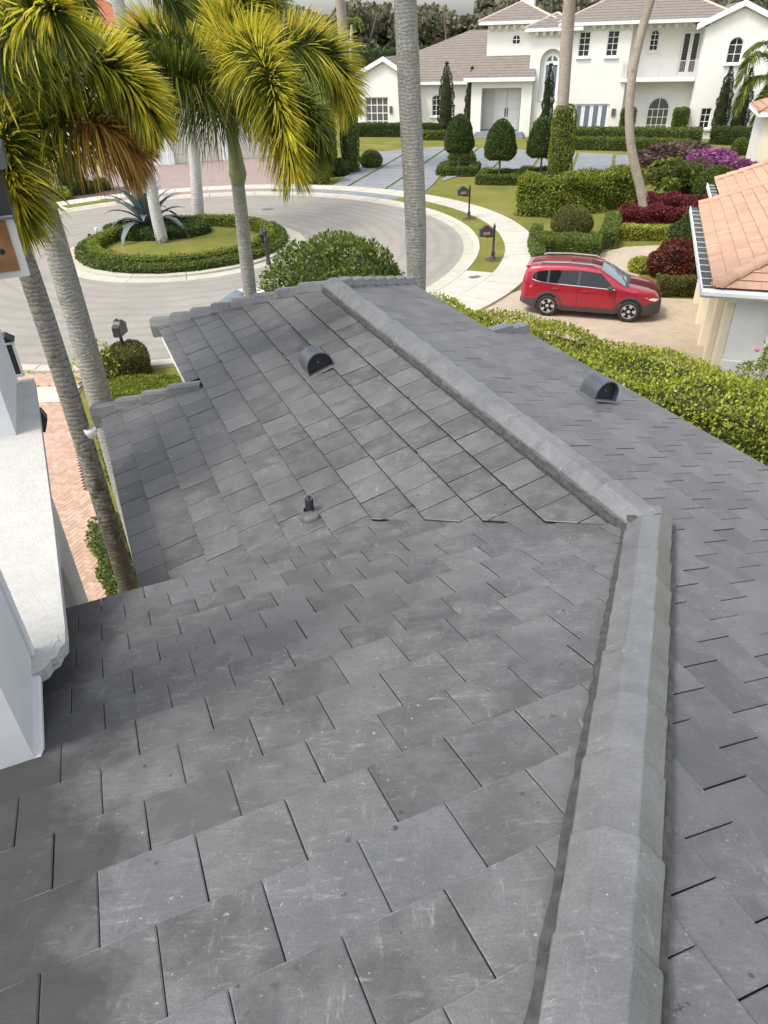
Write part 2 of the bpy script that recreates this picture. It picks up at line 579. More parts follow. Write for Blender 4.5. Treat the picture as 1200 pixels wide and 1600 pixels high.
def cap_mesh(length, s0=1.0, s1=0.95, prof=CAPP):
    m = MB()
    n = len(prof)
    st = [(0.0, s0 * 0.985), (0.008, s0 * 1.0), (0.050, s0 * 0.998), (0.060, s0 * 0.99), (length, s1)]
    vs = []
    for y, s in st:
        vs += [(p[0] * s, y, p[1] * s) for p in prof]
    fs = [tuple(range(n - 1, -1, -1)), tuple(range(4 * n, 5 * n))]
    for r in range(4):
        for i in range(n - 1):
            fs.append((r * n + i, r * n + i + 1, (r + 1) * n + i + 1, (r + 1) * n + i))
    m.add(vs, fs)
    return m.mesh('ridge_cap')


def run_caps(p0, p1, exposure, length, lift, name='ridge_cap', jitter=0.004, prof=CAPP):
    """caps laid from p0 (upper end of the run) towards p1; their wide end points to p1"""
    p0, p1 = Vector(p0), Vector(p1)
    ax = (p0 - p1).normalized()
    side = ax.cross(Vector((0, 0, 1))).normalized()
    upv = side.cross(ax)
    n = math.ceil((p1 - p0).length / exposure)
    exposure = (p1 - p0).length / n
    me = cap_mesh(length, prof=prof)
    for k in range(n):
        q = p1 + ax * (k * exposure) + upv * (lift + 0.004 * (k % 2))
        o = obj(name, me, MAT['cap'], house)
        tilt = -0.028
        m = Matrix(((side.x, ax.x, upv.x, q.x), (side.y, ax.y, upv.y, q.y), (side.z, ax.z, upv.z, q.z), (0, 0, 0, 1)))
        o.matrix_local = m @ Matrix.Translation((random.uniform(-jitter, jitter), 0, 0)) @ Matrix.Rotation(tilt + random.uniform(-0.004, 0.004), 4, 'X') @ Matrix.Rotation(random.uniform(-0.008, 0.008), 4, 'Z')


hip_dir = Vector((1, 1, -TA)).normalized()
J = Vector((EJ + 0.02, DJ - 0.02, ZJ))
H0 = J - hip_dir * 5.7
run_caps(H0, J + hip_dir * 0.10, 0.385, 0.43, 0.066)
APEX = Vector((EJ, 8.70, ZJ))
run_caps(Vector((EJ, DJ + 0.0, ZJ)), APEX, 0.375, 0.42, 0.085)


def mortar_strip(p0, p1, off, width, z0, z1, seed, name='mortar_bed'):
    """a ragged bed of mortar beside the caps, at a sideways offset"""
    p0, p1 = Vector(p0), Vector(p1)
    ax = (p1 - p0).normalized()
    side = ax.cross(Vector((0, 0, 1))).normalized()
    L = (p1 - p0).length
    n = int(L / 0.06)
    r = random.Random(seed)
    vs, fs = [], []
    for i in range(n + 1):
        c = p0 + ax * (L * i / n)
        w0 = off - width / 2 * (1 if off < 0 else 1) + r.uniform(-0.005, 0.005)
        w1 = off + width / 2 + r.uniform(-0.005, 0.005)
        za, zb = (z0, z1) if off < 0 else (z1, z0)
        vs += [c + side * w0 + Vector((0, 0, za - 0.05)), c + side * w0 + Vector((0, 0, za + r.uniform(-0.003, 0.003))),
               c + side * w1 + Vector((0, 0, zb + r.uniform(-0.003, 0.003))), c + side * w1 + Vector((0, 0, zb - 0.08))]
    for i in range(n):
        a, b = 4 * i, 4 * i + 4
        for j in range(3): fs.append((a + j, a + j + 1, b + j + 1, b + j))
    MB().add(vs, fs).build(name, MAT['mortar'], house)


mortar_strip(H0, J + hip_dir * 0.05, -0.148, 0.030, 0.045, 0.062, 1)
mortar_strip(H0, J + hip_dir * 0.05, 0.148, 0.030, 0.045, 0.062, 2)
Jr = Vector((EJ, DJ - 0.05, ZJ))
mortar_strip(Jr, APEX, -0.142, 0.040, 0.02, 0.085, 3)
mortar_strip(Jr, APEX, 0.142, 0.040, 0.02, 0.085, 4)
# the end of the hip run is closed with a lump of mortar
m = MB()
m.lathe([(0.21, -0.08), (0.21, 0.07), (0.19, 0.12), (0.10, 0.15), (0.0, 0.155)], 20, (0, 0, 0))
o = m.build('mortar_end', MAT['mortar'], house, smooth=True)
o.location = J + Vector((-0.035, 0.02, 0.02))
o.scale = (0.58, 0.58, 0.74)


# ---- rake tiles along the slanting gable edges
def rake_mesh(length, w=0.21, hgt=0.095, lip=0.06):
    """an angle tile: rounded top over the edge, a lip on the roof side and an apron outside"""
    prof = [(-w * 0.5, -0.16), (-w * 0.5, 0.0), (-w * 0.36, hgt * 0.85), (-w * 0.1, hgt), (w * 0.30, hgt * 0.9), (w * 0.5, hgt * 0.55), (w * 0.5, -lip)]
    n = len(prof)
    m = MB()
    vs = []
    for y, s in ((0, 1.0), (0.015, 1.03), (length, 0.94)):
        vs += [(p[0] * s, y, p[1] * (s if p[1] > 0 else 1)) for p in prof]
    fs = [tuple(range(n - 1, -1, -1)), tuple(range(2 * n, 3 * n))]
    for r in range(2):
        for i in range(n - 1): fs.append((r * n + i, r * n + i + 1, (r + 1) * n + i + 1, (r + 1) * n + i))
    m.add(vs, fs)
    return m.mesh('rake_tile')


RM = rake_mesh(0.46)


def run_rake(lo, hi, n, flip=False):
    lo, hi = Vector(lo), Vector(hi)
    L = (hi - lo).length
    ax = (hi - lo).normalized()
    side = ax.cross(Vector((0, 0, 1))).normalized()
    if flip: side = -side
    upv = side.cross(ax) if not flip else ax.cross(side) * 1
    upv = upv if upv.z > 0 else -upv
    me = RM if abs(L / n * 1.18 - 0.46) < 0.03 else rake_mesh(L / n * 1.18)
    for k in range(n):
        q = lo + ax * (L * k / n) + upv * 0.03
        o = obj('rake_tile', me, MAT['cap'], house)
        m4 = Matrix(((side.x, ax.x, upv.x, q.x), (side.y, ax.y, upv.y, q.y), (side.z, ax.z, upv.z, q.z), (0, 0, 0, 1)))
        o.matrix_local = m4 @ Matrix.Rotation(-0.115 + random.uniform(-0.008, 0.008), 4, 'X') @ Matrix.Rotation(random.uniform(-0.01, 0.01), 4, 'Z')


zl = lambda e: ZJ + LZ - TA * (EJ - e)
zr = lambda e: ZJ - TA * (e - EJ)
run_rake((0.82, 10.33, zl(0.82) + 0.02), (EJ - 0.08, 8.86, zl(EJ)), 8, True)
run_rake((4.74, 10.05, zr(4.74) + 0.02), (EJ + 0.08, 8.86, zr(EJ)), 7)
run_rake((-0.22, 8.40, zl(-0.22) + 0.02), (0.95, 7.82, zl(0.95)), 4, True)
run_rake((5.44, 7.92, zr(5.44) + 0.02), (4.74, 7.62, zr(4.74)), 2)

# ---- walls below the eaves, fascia, window bay at the left
WM = MAT['stucco']


def wall_box(name, e0, e1, d0, d1, z0, z1, mat=WM, parent=house):
    return MB().box(e0, e1, d0, d1, z0, z1).build(name, mat, parent)


wall_box('wall', 0.25, 5.0, 2.6, 7.4, 0.0, zl(0.25) - 0.14)
wall_box('wall', 1.2, 4.35, 7.4, 8.55, 0.0, zl(1.2) - 0.14)
wall_box('wall', -0.70, 5.0, -3.0, 2.6, 0.0, 4.55)
for name, e, d0, d1 in (('fascia', -0.15, 4.1, 8.2), ('fascia', 0.87, 7.9, 10.2)):
    MB().box(e + 0.012, e + 0.035, d0, d1, zl(e) - 0.19, zl(e) - 0.055).build(name, MAT['white_paint'], house)
for e, d0, d1 in ((5.42, -1.2, 7.7), (4.71, 7.75, 9.9)):
    MB().box(e - 0.035, e - 0.012, d0, d1, zr(e) - 0.19, zr(e) - 0.055).build('fascia', MAT['white_paint'], house)
MB().box(-0.82, 1.9, 3.98, 4.0, Z0 - TA * 4.0 - 0.2, Z0 - TA * 4.0 - 0.055).build('fascia', MAT['white_paint'], house)

# upper storey: piers with a base mould, weathered ledge with its broken corner, arched wall below
SILL = EYE - 2.55


def pier(d0, d1, z1, ef=-0.76, label=None):
    p = wall_box('pier', -3.2, ef, d0, d1, SILL - 0.02, z1, MAT['stucco_cool'])
    if label: p['label'] = label
    MB().cbox(ef - 0.04, ef + 0.018, d1 - 0.05, d1 + 0.015, SILL, z1 - 0.01, 0.006).build('pier_mould', MAT['stucco_cool'], p)
    return p


pier(2.41, 3.10, 7.5, -0.69)
pier(5.74, 6.88, 7.5)
# ledge: a slab with a ragged, chipped near corner
prof = [(-3.2, 3.02), (-0.655, 2.93), (-0.625, 2.945), (-0.60, 2.99), (-0.57, 3.005), (-0.55, 3.06), (-0.525, 3.09), (-0.52, 3.2), (-0.535, 4.2), (-0.565, 5.4), (-0.61, 6.93), (-3.2, 6.93)]
m = MB().prism(prof, 'z', SILL - 0.075, SILL - 0.004)
ledge = m.build('ledge', MAT['ledge'], house)
r = random.Random(5)
vs, fs = [], []
edge = [(-0.675, 2.94), (-0.655, 2.93), (-0.64, 2.935), (-0.625, 2.945), (-0.612, 2.97), (-0.60, 2.99), (-0.585, 2.995), (-0.57, 3.005), (-0.56, 3.035), (-0.55, 3.06), (-0.535, 3.072), (-0.525, 3.09), (-0.521, 3.14)]
for i, (a, b) in enumerate(edge):
    vs += [(a - 0.03 + r.uniform(-0.012, 0.008), b + 0.035 + r.uniform(-0.012, 0.012), SILL - 0.001), (a + r.uniform(-0.006, 0.006), b - 0.004 + r.uniform(-0.008, 0.008), SILL - 0.03 + r.uniform(-0.012, 0.008)),
           (a + r.uniform(-0.012, 0.0), b + r.uniform(0.0, 0.014), SILL - 0.055), (a - 0.02, b + 0.02, SILL - 0.077)]
for i in range(len(edge) - 1):
    for j in range(3): fs.append((4 * i + j, 4 * i + j + 1, 4 * i + 5 + j, 4 * i + 4 + j))
MB().add(vs, fs).build('broken_edge', MAT['chip'], ledge)
# narrow band that carries the near pier above the tiles
MB().cbox(-3.2, -0.655, 2.37, 2.96, SILL - 0.055, SILL - 0.021, 0.008).build('pier_base', MAT['stucco'], house)
# storey below the ledge: wall with an arched opening facing the driveway
aw = MB()
A0, A1, AT, AR = 4.30, 6.05, 3.75, 0.875
W0, W1, WE = 2.2, 6.95, -0.80
pts = [(W0, 0), (A0, 0), (A0, AT)] + [(A0 + AR - AR * math.cos(PI * k / 12), AT + AR * 0.95 * math.sin(PI * k / 12)) for k in range(1, 12)] + [(A1, AT), (A1, 0), (W1, 0), (W1, SILL - 0.076), (W0, SILL - 0.076)]
aw.prism(pts, 'x', WE - 0.35, WE)
aw.build('arched_wall', WM, house)
wall_box('wall', -3.2, WE - 0.35, 6.6, W1, 0, SILL - 0.076)
wall_box('arch_back_wall', -2.6, -2.3, 2.2, 6.6, 0, SILL - 0.076, MAT['stucco'])
# corner of the upper roof reaching in from the left
ur = empty('upper_eave', (0, 0, 0), 0, house)
ur.name = 'upper_eave'
mb = MB()
mb.cbox(-1.6, -0.30, 6.62, 7.25, 7.42, 7.62, 0.05)
mb.cbox(-1.6, -0.42, 6.70, 7.35, 7.60, 7.78, 0.05)
mb.build('eave_tile', MAT['grey_slate_trim'], ur)
MB().cbox(-1.6, -0.36, 6.60, 7.2, 7.10, 7.40, 0.02).build('gutter', MAT['black_metal'], ur)
MB().cbox(-1.6, -0.355, 6.58, 7.18, 7.07, 7.099, 0.008).build('gutter_lip', MAT['grey_slate_trim'], ur)
MB().box(-1.6, -0.37, 6.72, 6.78, 6.60, 7.07).build('trim_board', MAT['white_paint'], ur)
bd = MB().box(-1.6, -0.43, 6.68, 6.718, 6.66, 7.05).build('soffit_board', MAT['wood'], ur)
MB().lathe([(0.0, 0.0), (0.02, 0.0), (0.025, -0.003)], 10).build('knot', MAT['black_metal'], bd, loc=(-0.52, 6.676, 6.82)).rotation_euler = (PI / 2, 0, 0)


# ---- roof vents
def on_front(e, d, h=0.0): return Vector((e, d, Z0 - TA * d + h))


def barrel_vent(name, label, normal, pos, R=0.145, length=0.25):
    """half-barrel hood; local y runs level along the roof, the open mouth at +y"""
    V = Vector((0, -1, 0))
    N = Vector(normal).normalized()
    U = V.cross(N)
    t = thing(name, label, 'roof vent', (0, 0, 0), 0, 'barrel hood vents on the grey roof')
    w = to_world(*pos)
    rot = Matrix.Rotation(HROT, 3, 'Z')
    U, V, N = rot @ U, rot @ V, rot @ N
    t.matrix_world = Matrix(((U.x, V.x, N.x, w.x), (U.y, V.y, N.y, w.y), (U.z, V.z, N.z, w.z), (0, 0, 0, 1)))
    m = MB()
    n = 18
    ring = [(-R, 0.0)] + [(-R * math.cos(PI * k / n), 0.07 + R * math.sin(PI * k / n)) for k in range(n + 1)] + [(R, 0.0)]
    k = len(ring)
    th = 0.94
    vs = []
    for y, s in ((0, 1), (length, 1), (length, th), (0.02, th)):
        vs += [(p[0] * s, y, p[1] * s) for p in ring]
    fs = []
    for r_ in range(3):
        for i in range(k - 1): fs.append((r_ * k + i, (r_ + 1) * k + i, (r_ + 1) * k + i + 1, r_ * k + i + 1))
    fs.append(tuple(range(k)))
    m.add(vs, fs)
    m.build('hood', MAT['vent'], t, smooth=False)
    MB().add([(p[0] * .93, length - 0.05, p[1] * .93) for p in ring], [tuple(range(k))]).build('screen', MAT['black_metal'], t)
    MB().cbox(-R - 0.03, R + 0.03, -0.03, length + 0.03, -0.004, 0.010, 0.004).build('flashing', MAT['lead'], t)
    MB().lathe([(0.0, 0.006), (0.012, 0.005), (0.014, 0.0)], 8).build('rivet', MAT['lead'], t, loc=(0, length - 0.045, 0.10)).rotation_euler = (-PI / 2, 0, 0)
    return t


pv = lambda e, d: (e, d, zl(e) + 0.055)
barrel_vent('roof_vent', 'dark grey half-barrel vent on the left roof slope, its black mouth towards the camera', (-SA, 0, CA), pv(2.12, 6.95))
barrel_vent('roof_vent', 'dark grey half-barrel vent on the right roof slope near the hedge', (SA, 0, CA), (4.62, 5.42, zr(4.62) + 0.055))
t = thing('vent_pipe', 'black plumbing vent pipe in a grey flashing on the left roof slope', 'vent pipe')
w = to_world(1.25, 4.58, zl(1.25) + 0.045)
t.location = w
MB().lathe([(0.035, -0.1), (0.035, 0.16), (0.030, 0.165), (0.026, 0.16), (0.026, 0.05)], 14).build('pipe', MAT['black_metal'], t, smooth=True)
m = MB()
for k in range(7):
    a = k * 0.9
    m.box(0.026 * math.cos(a) - 0.006, 0.026 * math.cos(a) + 0.006, 0.026 * math.sin(a) - 0.006, 0.026 * math.sin(a) + 0.006, 0.15, 0.168 + 0.005 * (k % 3))
m.build('crimped_top', MAT['lead'], t)
fl = MB().lathe([(0.095, -0.03), (0.095, 0.005), (0.075, 0.028), (0.045, 0.045), (0.036, 0.07)], 18).build('flashing', MAT['lead'], t, smooth=True)
fl.rotation_euler = (0, -0.29 * math.cos(HROT), HROT)


# ------------------------------------------------------------------ ground, road, kerbs, paths and drives
def grass_mat(name, lo, mid, hi):
    t = NT(name)
    p = t.pos()
    a = t.noise(p, 0.35, 4, 0.6); b = t.noise(p, 14.0, 5, 0.75)
    f = t.math('ADD', t.math('MULTIPLY', a, 0.5), t.math('MULTIPLY', b, 0.5))
    c = t.ramp(f, [(0.32, lo), (0.5, mid), (0.68, hi)])
    t.bump(t.noise(p, 30.0, 4), 0.8, 0.05)
    return t.done(c, 0.95, 0, 0.15)


def asphalt_mat():
    t = NT('pale_asphalt')
    p = t.pos()
    c = t.ramp(t.noise(p, 0.5, 6, 0.65), [(0.3, (0.275, 0.25, 0.215)), (0.7, (0.35, 0.322, 0.28))])
    # faint wheel marks that circle the island
    mp = t.new('ShaderNodeMapping'); mp.inputs['Location'].default_value = (9.0, -35.0, 0)
    t.link(p, mp.inputs['Vector'])
    wv = t.new('ShaderNodeTexWave', wave_type='RINGS', rings_direction='Z')
    wv.inputs['Scale'].default_value = 0.42; wv.inputs['Distortion'].default_value = 5.0
    wv.inputs['Detail'].default_value = 5.0; wv.inputs['Detail Scale'].default_value = 0.8; wv.inputs['Detail Roughness'].default_value = 0.7
    t.link(mp.outputs[0], wv.inputs['Vector'])
    c = t.mix(t.ramp(wv.outputs['Fac'], [(0.05, 0.38), (0.5, 0.0)]), c, (0.215, 0.205, 0.19))
    c = t.mix(t.ramp(t.noise(p, 45, 3), [(0.35, 0.4), (0.6, 0.0)]), c, (0.17, 0.16, 0.15))
    c = t.mix(t.ramp(t.noise(p, 1.1, 4, 0.7), [(0.62, 0.0), (0.70, 0.35)]), c, (0.20, 0.19, 0.175))
    c = t.mix(t.ramp(t.noise(p, 7, 3, 0.6), [(0.70, 0.0), (0.75, 0.4)]), c, (0.13, 0.125, 0.12))
    t.bump(t.noise(p, 90, 3), 0.3, 0.01)
    return t.done(c, 0.9, 0, 0.2)


def concrete_mat(name, c0, c1, dirt=(0.3, 0.28, 0.24)):
    t = NT(name)
    p = t.pos()
    ri = t.new('ShaderNodeObjectInfo').outputs['Random']
    c = t.ramp(t.noise(p, 1.6, 6, 0.7), [(0.3, c0), (0.7, c1)])
    c = t.mix(t.math('MULTIPLY', ri, 0.25), c, dirt)
    c = t.mix(t.ramp(t.noise(p, 3.5, 6, 0.75), [(0.55, 0.0), (0.75, 0.5)]), c, dirt)
    c = t.mix(t.ramp(t.noise(p, 60, 2), [(0.3, 0.25), (0.55, 0.0)]), c, dirt)
    return t.done(c, 0.9, 0, 0.2)


def paver_mat(name, cols, joint, scale, rot=0.0, w=0.5, h=0.25):
    t = NT(name)
    mp = t.new('ShaderNodeMapping'); mp.inputs['Rotation'].default_value = (0, 0, rot)
    p = t.pos(); t.link(p, mp.inputs['Vector'])
    br = t.new('ShaderNodeTexBrick')
    br.inputs['Scale'].default_value = scale
    br.inputs['Color1'].default_value = (*cols[0], 1); br.inputs['Color2'].default_value = (*cols[1], 1)
    br.inputs['Mortar'].default_value = (*joint, 1)
    br.inputs['Mortar Size'].default_value = 0.018
    br.inputs['Brick Width'].default_value = w; br.inputs['Row Height'].default_value = h
    t.link(mp.outputs[0], br.inputs['Vector'])
    c = t.mix(t.ramp(t.noise(p, 1.3, 5, 0.7), [(0.35, 0.0), (0.75, 0.5)]), br.outputs['Color'], cols[2])
    return t.done(c, 0.85, 0, 0.25)


MAT['grass'] = grass_mat('lawn_grass', (0.10, 0.115, 0.022), (0.18, 0.18, 0.04), (0.27, 0.245, 0.075))
MAT['grass_far'] = grass_mat('golf_grass', (0.085, 0.12, 0.025), (0.115, 0.15, 0.03), (0.15, 0.18, 0.04))
MAT['asphalt'] = asphalt_mat()
MAT['concrete'] = concrete_mat('pale_concrete', (0.47, 0.44, 0.37), (0.60, 0.565, 0.49))
MAT['kerb'] = concrete_mat('kerb_concrete', (0.42, 0.39, 0.32), (0.54, 0.50, 0.42))
MAT['slab'] = concrete_mat('blue_grey_slab', (0.205, 0.222, 0.24), (0.28, 0.297, 0.315), (0.16, 0.17, 0.18))
MAT['pink_paver'] = paver_mat('pink_brick_paving', [(0.33, 0.25, 0.225), (0.27, 0.20, 0.18), (0.37, 0.31, 0.285)], (0.2, 0.16, 0.145), 2.2)
MAT['beige_paver'] = paver_mat('beige_brick_paving', [(0.47, 0.385, 0.29), (0.40, 0.32, 0.24), (0.53, 0.45, 0.36)], (0.33, 0.26, 0.19), 2.4, 0.5)
MAT['mulch'] = plain('brown_mulch', (0.09, 0.055, 0.04), 0.95, var=0.6, scale=9, bump=1.0, bscale=20)
MAT['earth'] = plain('sandy_joint', (0.20, 0.145, 0.10), 0.95, var=0.3)


def brick_mat():
    t = NT('peach_brick')
    oi = t.new('ShaderNodeObjectInfo').outputs['Random']
    ri = t.new('ShaderNodeNewGeometry').outputs['Random Per Island']
    r = t.math('FRACT', t.math('ADD', oi, ri))
    c = t.ramp(r, [(0.0, (0.42, 0.275, 0.20)), (0.5, (0.49, 0.335, 0.25)), (1.0, (0.55, 0.395, 0.31))])
    c = t.mix(t.ramp(t.noise(t.pos(), 25, 5, 0.7), [(0.35, 0.35), (0.65, 0.0)]), c, (0.35, 0.23, 0.17))
    return t.done(c, 0.9, 0, 0.2)


MAT['brick'] = brick_mat()


def struct(name, pts, z, mat):
    m = MB().poly([(p[0], p[1], z) for p in pts])
    me = m.mesh(name)
    if len(me.polygons) and me.polygons[0].normal.z < 0: me.flip_normals()
    return tag(obj(name, me, mat), kind='structure')


struct('ground', [(-500, -60), (500, -60), (500, 700), (-500, 700)], 0.0, MAT['grass'])
BC = Vector((-9.0, 35.0))


def bulb_r(a):
    """outer edge of the turning circle; wider towards the house"""
    s = -math.sin(a)
    return 13.2 + (1.15 * max(0.0, s) ** 4)


def bulb(a, dr=0.0):
    r = bulb_r(a) + dr
    return (BC.x + r * math.cos(a), BC.y + r * math.sin(a))


N = 96
struct('road', [bulb(2 * PI * k / N) for k in range(N)], 0.006, MAT['asphalt'])
struct('road', [(-60, 24.5), (-20, 24.5), (-20, 42.0), (-60, 46.0)], 0.002, MAT['asphalt'])


def ring_piece(parent, name, fn_in, fn_out, a0, a1, z0, z1, mat, zi=None, steps=4):
    """one length of kerb or path between two curves, as a solid"""
    vs, fs = [], []
    for i in range(steps + 1):
        a = a0 + (a1 - a0) * i / steps
        p, q = fn_in(a), fn_out(a)
        vs += [(p[0], p[1], z0), (p[0], p[1], z1 if zi is None else zi), (q[0], q[1], z1), (q[0], q[1], z0)]
    for i in range(steps):
        a, b = 4 * i, 4 * i + 4
        for j in range(4): fs.append((a + j, b + j, b + (j + 1) % 4, a + (j + 1) % 4))
    fs += [(0, 1, 2, 3), (4 * steps + 3, 4 * steps + 2, 4 * steps + 1, 4 * steps)]
    return MB().add(vs, fs).build(name, mat, parent)


kerb = tag(empty('kerb'), kind='structure')
nk = 30
for k in range(nk):
    a0, a1 = 2 * PI * k / nk, 2 * PI * (k + 1) / nk
    if 160 < math.degrees((a0 + a1) / 2) < 205: continue
    e_ = 0.0012
    ring_piece(kerb, 'kerb_stone', lambda a: bulb(a, -0.05), lambda a: bulb(a, 0.36), a0 + e_, a1 - e_, -0.05, 0.018, MAT['kerb'], 0.012)
    ring_piece(kerb, 'kerb_stone', lambda a: bulb(a, 0.365), lambda a: bulb(a, 0.66), a0 + e_, a1 - e_, -0.05, 0.11, MAT['kerb'], 0.03)
sidewalk = tag(empty('sidewalk'), kind='structure')


def polar(r): return lambda a: (BC.x + r * math.cos(a), BC.y + r * math.sin(a))


ns = 26
A_LO, A_HI = math.radians(-52), math.radians(152)
for k in range(ns):
    a0 = A_LO + (A_HI - A_LO) * k / ns; a1 = A_LO + (A_HI - A_LO) * (k + 1) / ns
    ring_piece(sidewalk, 'paving_slab', polar(15.0), polar(16.45), a0 + 0.0009, a1 - 0.0009, -0.05, 0.10, MAT['concrete'])
# aprons where drives cross the verge
apron = tag(empty('driveway_apron'), kind='structure')
for a0, a1, mt in ((-52, -36, 'concrete'), (-35.9, -24, 'concrete'), (44, 62, 'slab'), (62.1, 76, 'slab'), (80, 104, 'pink_paver'), (104.1, 118, 'pink_paver'), (132, 142, 'concrete')):
    ring_piece(apron, 'apron_slab', lambda a: bulb(a, 0.665), polar(14.995), math.radians(a0), math.radians(a1), -0.05, 0.105, MAT[mt], 0.10)
# verge grass stands level with the kerb
for a0, a1 in ((-24, 44), (118.2, 131.8)):
    vs = [(*bulb(math.radians(a0 + (a1 - a0) * k / 24), 0.662), 0.10) for k in range(25)] + [(*polar(14.998)(math.radians(a1 - (a1 - a0) * k / 24)), 0.085) for k in range(25)]
    struct('grass_verge', vs, 0.09, MAT['grass'])
# raised lawn and yards outside the path (one step up from the road)
struct('pink_driveway', [(-13.6, 50.6), (-4.2, 50.85), (-4.9, 66.5), (-7.4, 65.9), (-17.6, 62.4)], 0.03, MAT['pink_paver'])
struct('pink_driveway', [(-20.69, 46.87), (-24.21, 60.82), (-21.71, 63.54), (-16.07, 61.05), (-13.59, 50.55), (-17.84, 49.07)], 0.026, MAT['pink_paver'])
struct('mulch_bed', [(-19.84, 47.13), (-20.47, 49.73), (-20.00, 52.38), (-15.13, 52.97), (-14.03, 50.63), (-16.03, 49.19)], 0.034, MAT['mulch'])
struct('beige_driveway', [(3.0, 24.6), (6.2, 27.4), (7.3, 28.4), (9.0, 30.2), (9.9, 31.7), (11.2, 32.6), (12.8, 32.7), (14.2, 31.8), (13.3, 30.0), (11.4, 29.2), (10.4, 28.2), (10.2, 25.3), (12.0, 24.9), (11.0, 19.0), (9.0, 14.0), (6, 15.0), (4, 19.5)], 0.02, MAT['beige_paver'])
struct('grass_island', [(-9.1 + 4.9 * math.cos(2 * PI * k / 40), 35.1 + 4.9 * math.sin(2 * PI * k / 40)) for k in range(40)], 0.11, MAT['grass'])
ik = tag(empty('island_kerb'), kind='structure')
for k in range(14):
    a0, a1 = 2 * PI * k / 14 + 0.002, 2 * PI * (k + 1) / 14 - 0.002
    c = lambda r: (lambda a: (-9.1 + r * math.cos(a), 35.1 + r * math.sin(a)))
    ring_piece(ik, 'kerb_stone', c(4.88), c(5.22), a0, a1, -0.05, 0.13, MAT['kerb'], 0.14)
    ring_piece(ik, 'kerb_stone', c(5.225), c(5.75), a0, a1, -0.05, 0.016, MAT['kerb'], 0.05)

# the far drive: big blue-grey slabs with grass between them
FO = Vector((22.2, 71.2)); FPH = math.radians(-17)
FT = Vector((math.cos(FPH), math.sin(FPH))); FN = Vector((-math.sin(FPH), math.cos(FPH)))
sd = tag(empty('slab_driveway'), kind='structure')


def cons_of(poly):
    a = sum(poly[i][0] * poly[(i + 1) % len(poly)][1] - poly[(i + 1) % len(poly)][0] * poly[i][1] for i in range(len(poly)))
    if a < 0: poly = poly[::-1]
    out = []
    for i in range(len(poly)):
        p, q = poly[i], poly[(i + 1) % len(poly)]
        nx, ny = q[1] - p[1], -(q[0] - p[0])
        out.append((nx, ny, nx * p[0] + ny * p[1]))
    return out


regions = [[(-2.77, 49.78), (2.65, 44.24), (3.35, 47.36), (4.53, 50.82), (6.67, 68.03), (0.44, 65.88)], [(4.54, 50.82), (6.69, 68.02), (9.62, 66.08), (8.22, 56.03)], [(8.24, 56.02), (9.63, 66.07), (18.70, 60.19), (22.11, 58.05), (18.88, 49.83)]]
for reg in regions:
    cs = cons_of(reg)
    for i in range(-14, 5):
        for j in range(-24, 2):
            s0, q0 = i * 2.75 + 0.7 * (j % 2) * 0, j * 1.32
            quad = [FO + FT * a + FN * b for a, b in ((s0, q0), (s0 + 2.52, q0), (s0 + 2.52, q0 + 1.27), (s0, q0 + 1.27))]
            p = clip_poly([(v.x, v.y) for v in quad], cs)
            if not p or poly_area(p) < 0.15: continue
            cx = sum(v[0] for v in p) / len(p); cy = sum(v[1] for v in p) / len(p)
            MB().prism([(v[0] - cx, v[1] - cy) for v in p], 'z', -0.02, 0.05).build('paving_slab', MAT['slab'], sd, loc=(cx, cy, 0))

# own drive: herringbone bricks, a concrete band, more bricks to the kerb
drive = struct('brick_driveway', [(-13.5, 20.1), (-8.75, 20.0), (-8.35, 17.5), (-7.0, 14.6), (-6.0, 12.4), (-5.2, 10.6), (-4.4, 8.4), (-3.9, 6.0), (-9.0, 4.0), (-16, 14)], 0.02, MAT['earth'])
dcons_right = [((-8.42, 17.5), (-7.11, 14.65)), ((-7.11, 14.65), (-6.09, 12.43)), ((-6.09, 12.43), (-5.3, 10.64)), ((-5.3, 10.64), (-4.4, 8.2))]


def drive_edge(y):
    pts = [(-4.4, 8.2), (-5.3, 10.64), (-6.09, 12.43), (-7.11, 14.65), (-8.42, 17.5), (-8.75, 20.0)]
    for (x0, y0), (x1, y1) in zip(pts, pts[1:]):
        if y0 <= y <= y1: return x0 + (x1 - x0) * (y - y0) / (y1 - y0)
    return pts[0][0] if y < 8.2 else pts[-1][0]


bl, bw = 0.205, 0.1025
spots = []
ang = math.radians(24 + 45)
ca_, sa_ = math.cos(ang), math.sin(ang)
for i in range(-150, 150):
    for j in range(-110, 110):
        # herringbone: each step pairs a lengthwise and a crosswise brick
        for kind in (0, 1):
            if kind == 0: x, y, rot = (i * bw + j * 2 * bl), (i * bw), 0
            else: x, y, rot = (i * bw + j * 2 * bl) - bw, (i * bw) + bw * 0, 1
            if kind == 0: cx, cy = x + bl / 2, y + bw / 2
            else: cx, cy = x + bw / 2, y + bl / 2
            wx, wy = -8.0 + cx * ca_ - cy * sa_, 14.0 + cx * sa_ + cy * ca_
            if not (9.2 < wy < 20.0): continue
            if 17.86 < wy < 19.05: continue
            xe = drive_edge(wy)
            if wx > xe - 0.05 or wx < xe - (2.3 if wy < 12.5 else 3.0): continue
            spots.append((math.hypot(wx, wy), wx, wy, rot))
spots.sort()
m = MB(); m.cbox(-bl / 2 + 0.002, bl / 2 - 0.002, -bw / 2 + 0.002, bw / 2 - 0.002, 0, 0.034, 0.004)
BM = m.mesh('brick')
BM.materials.append(MAT['brick'])
rest = MB()
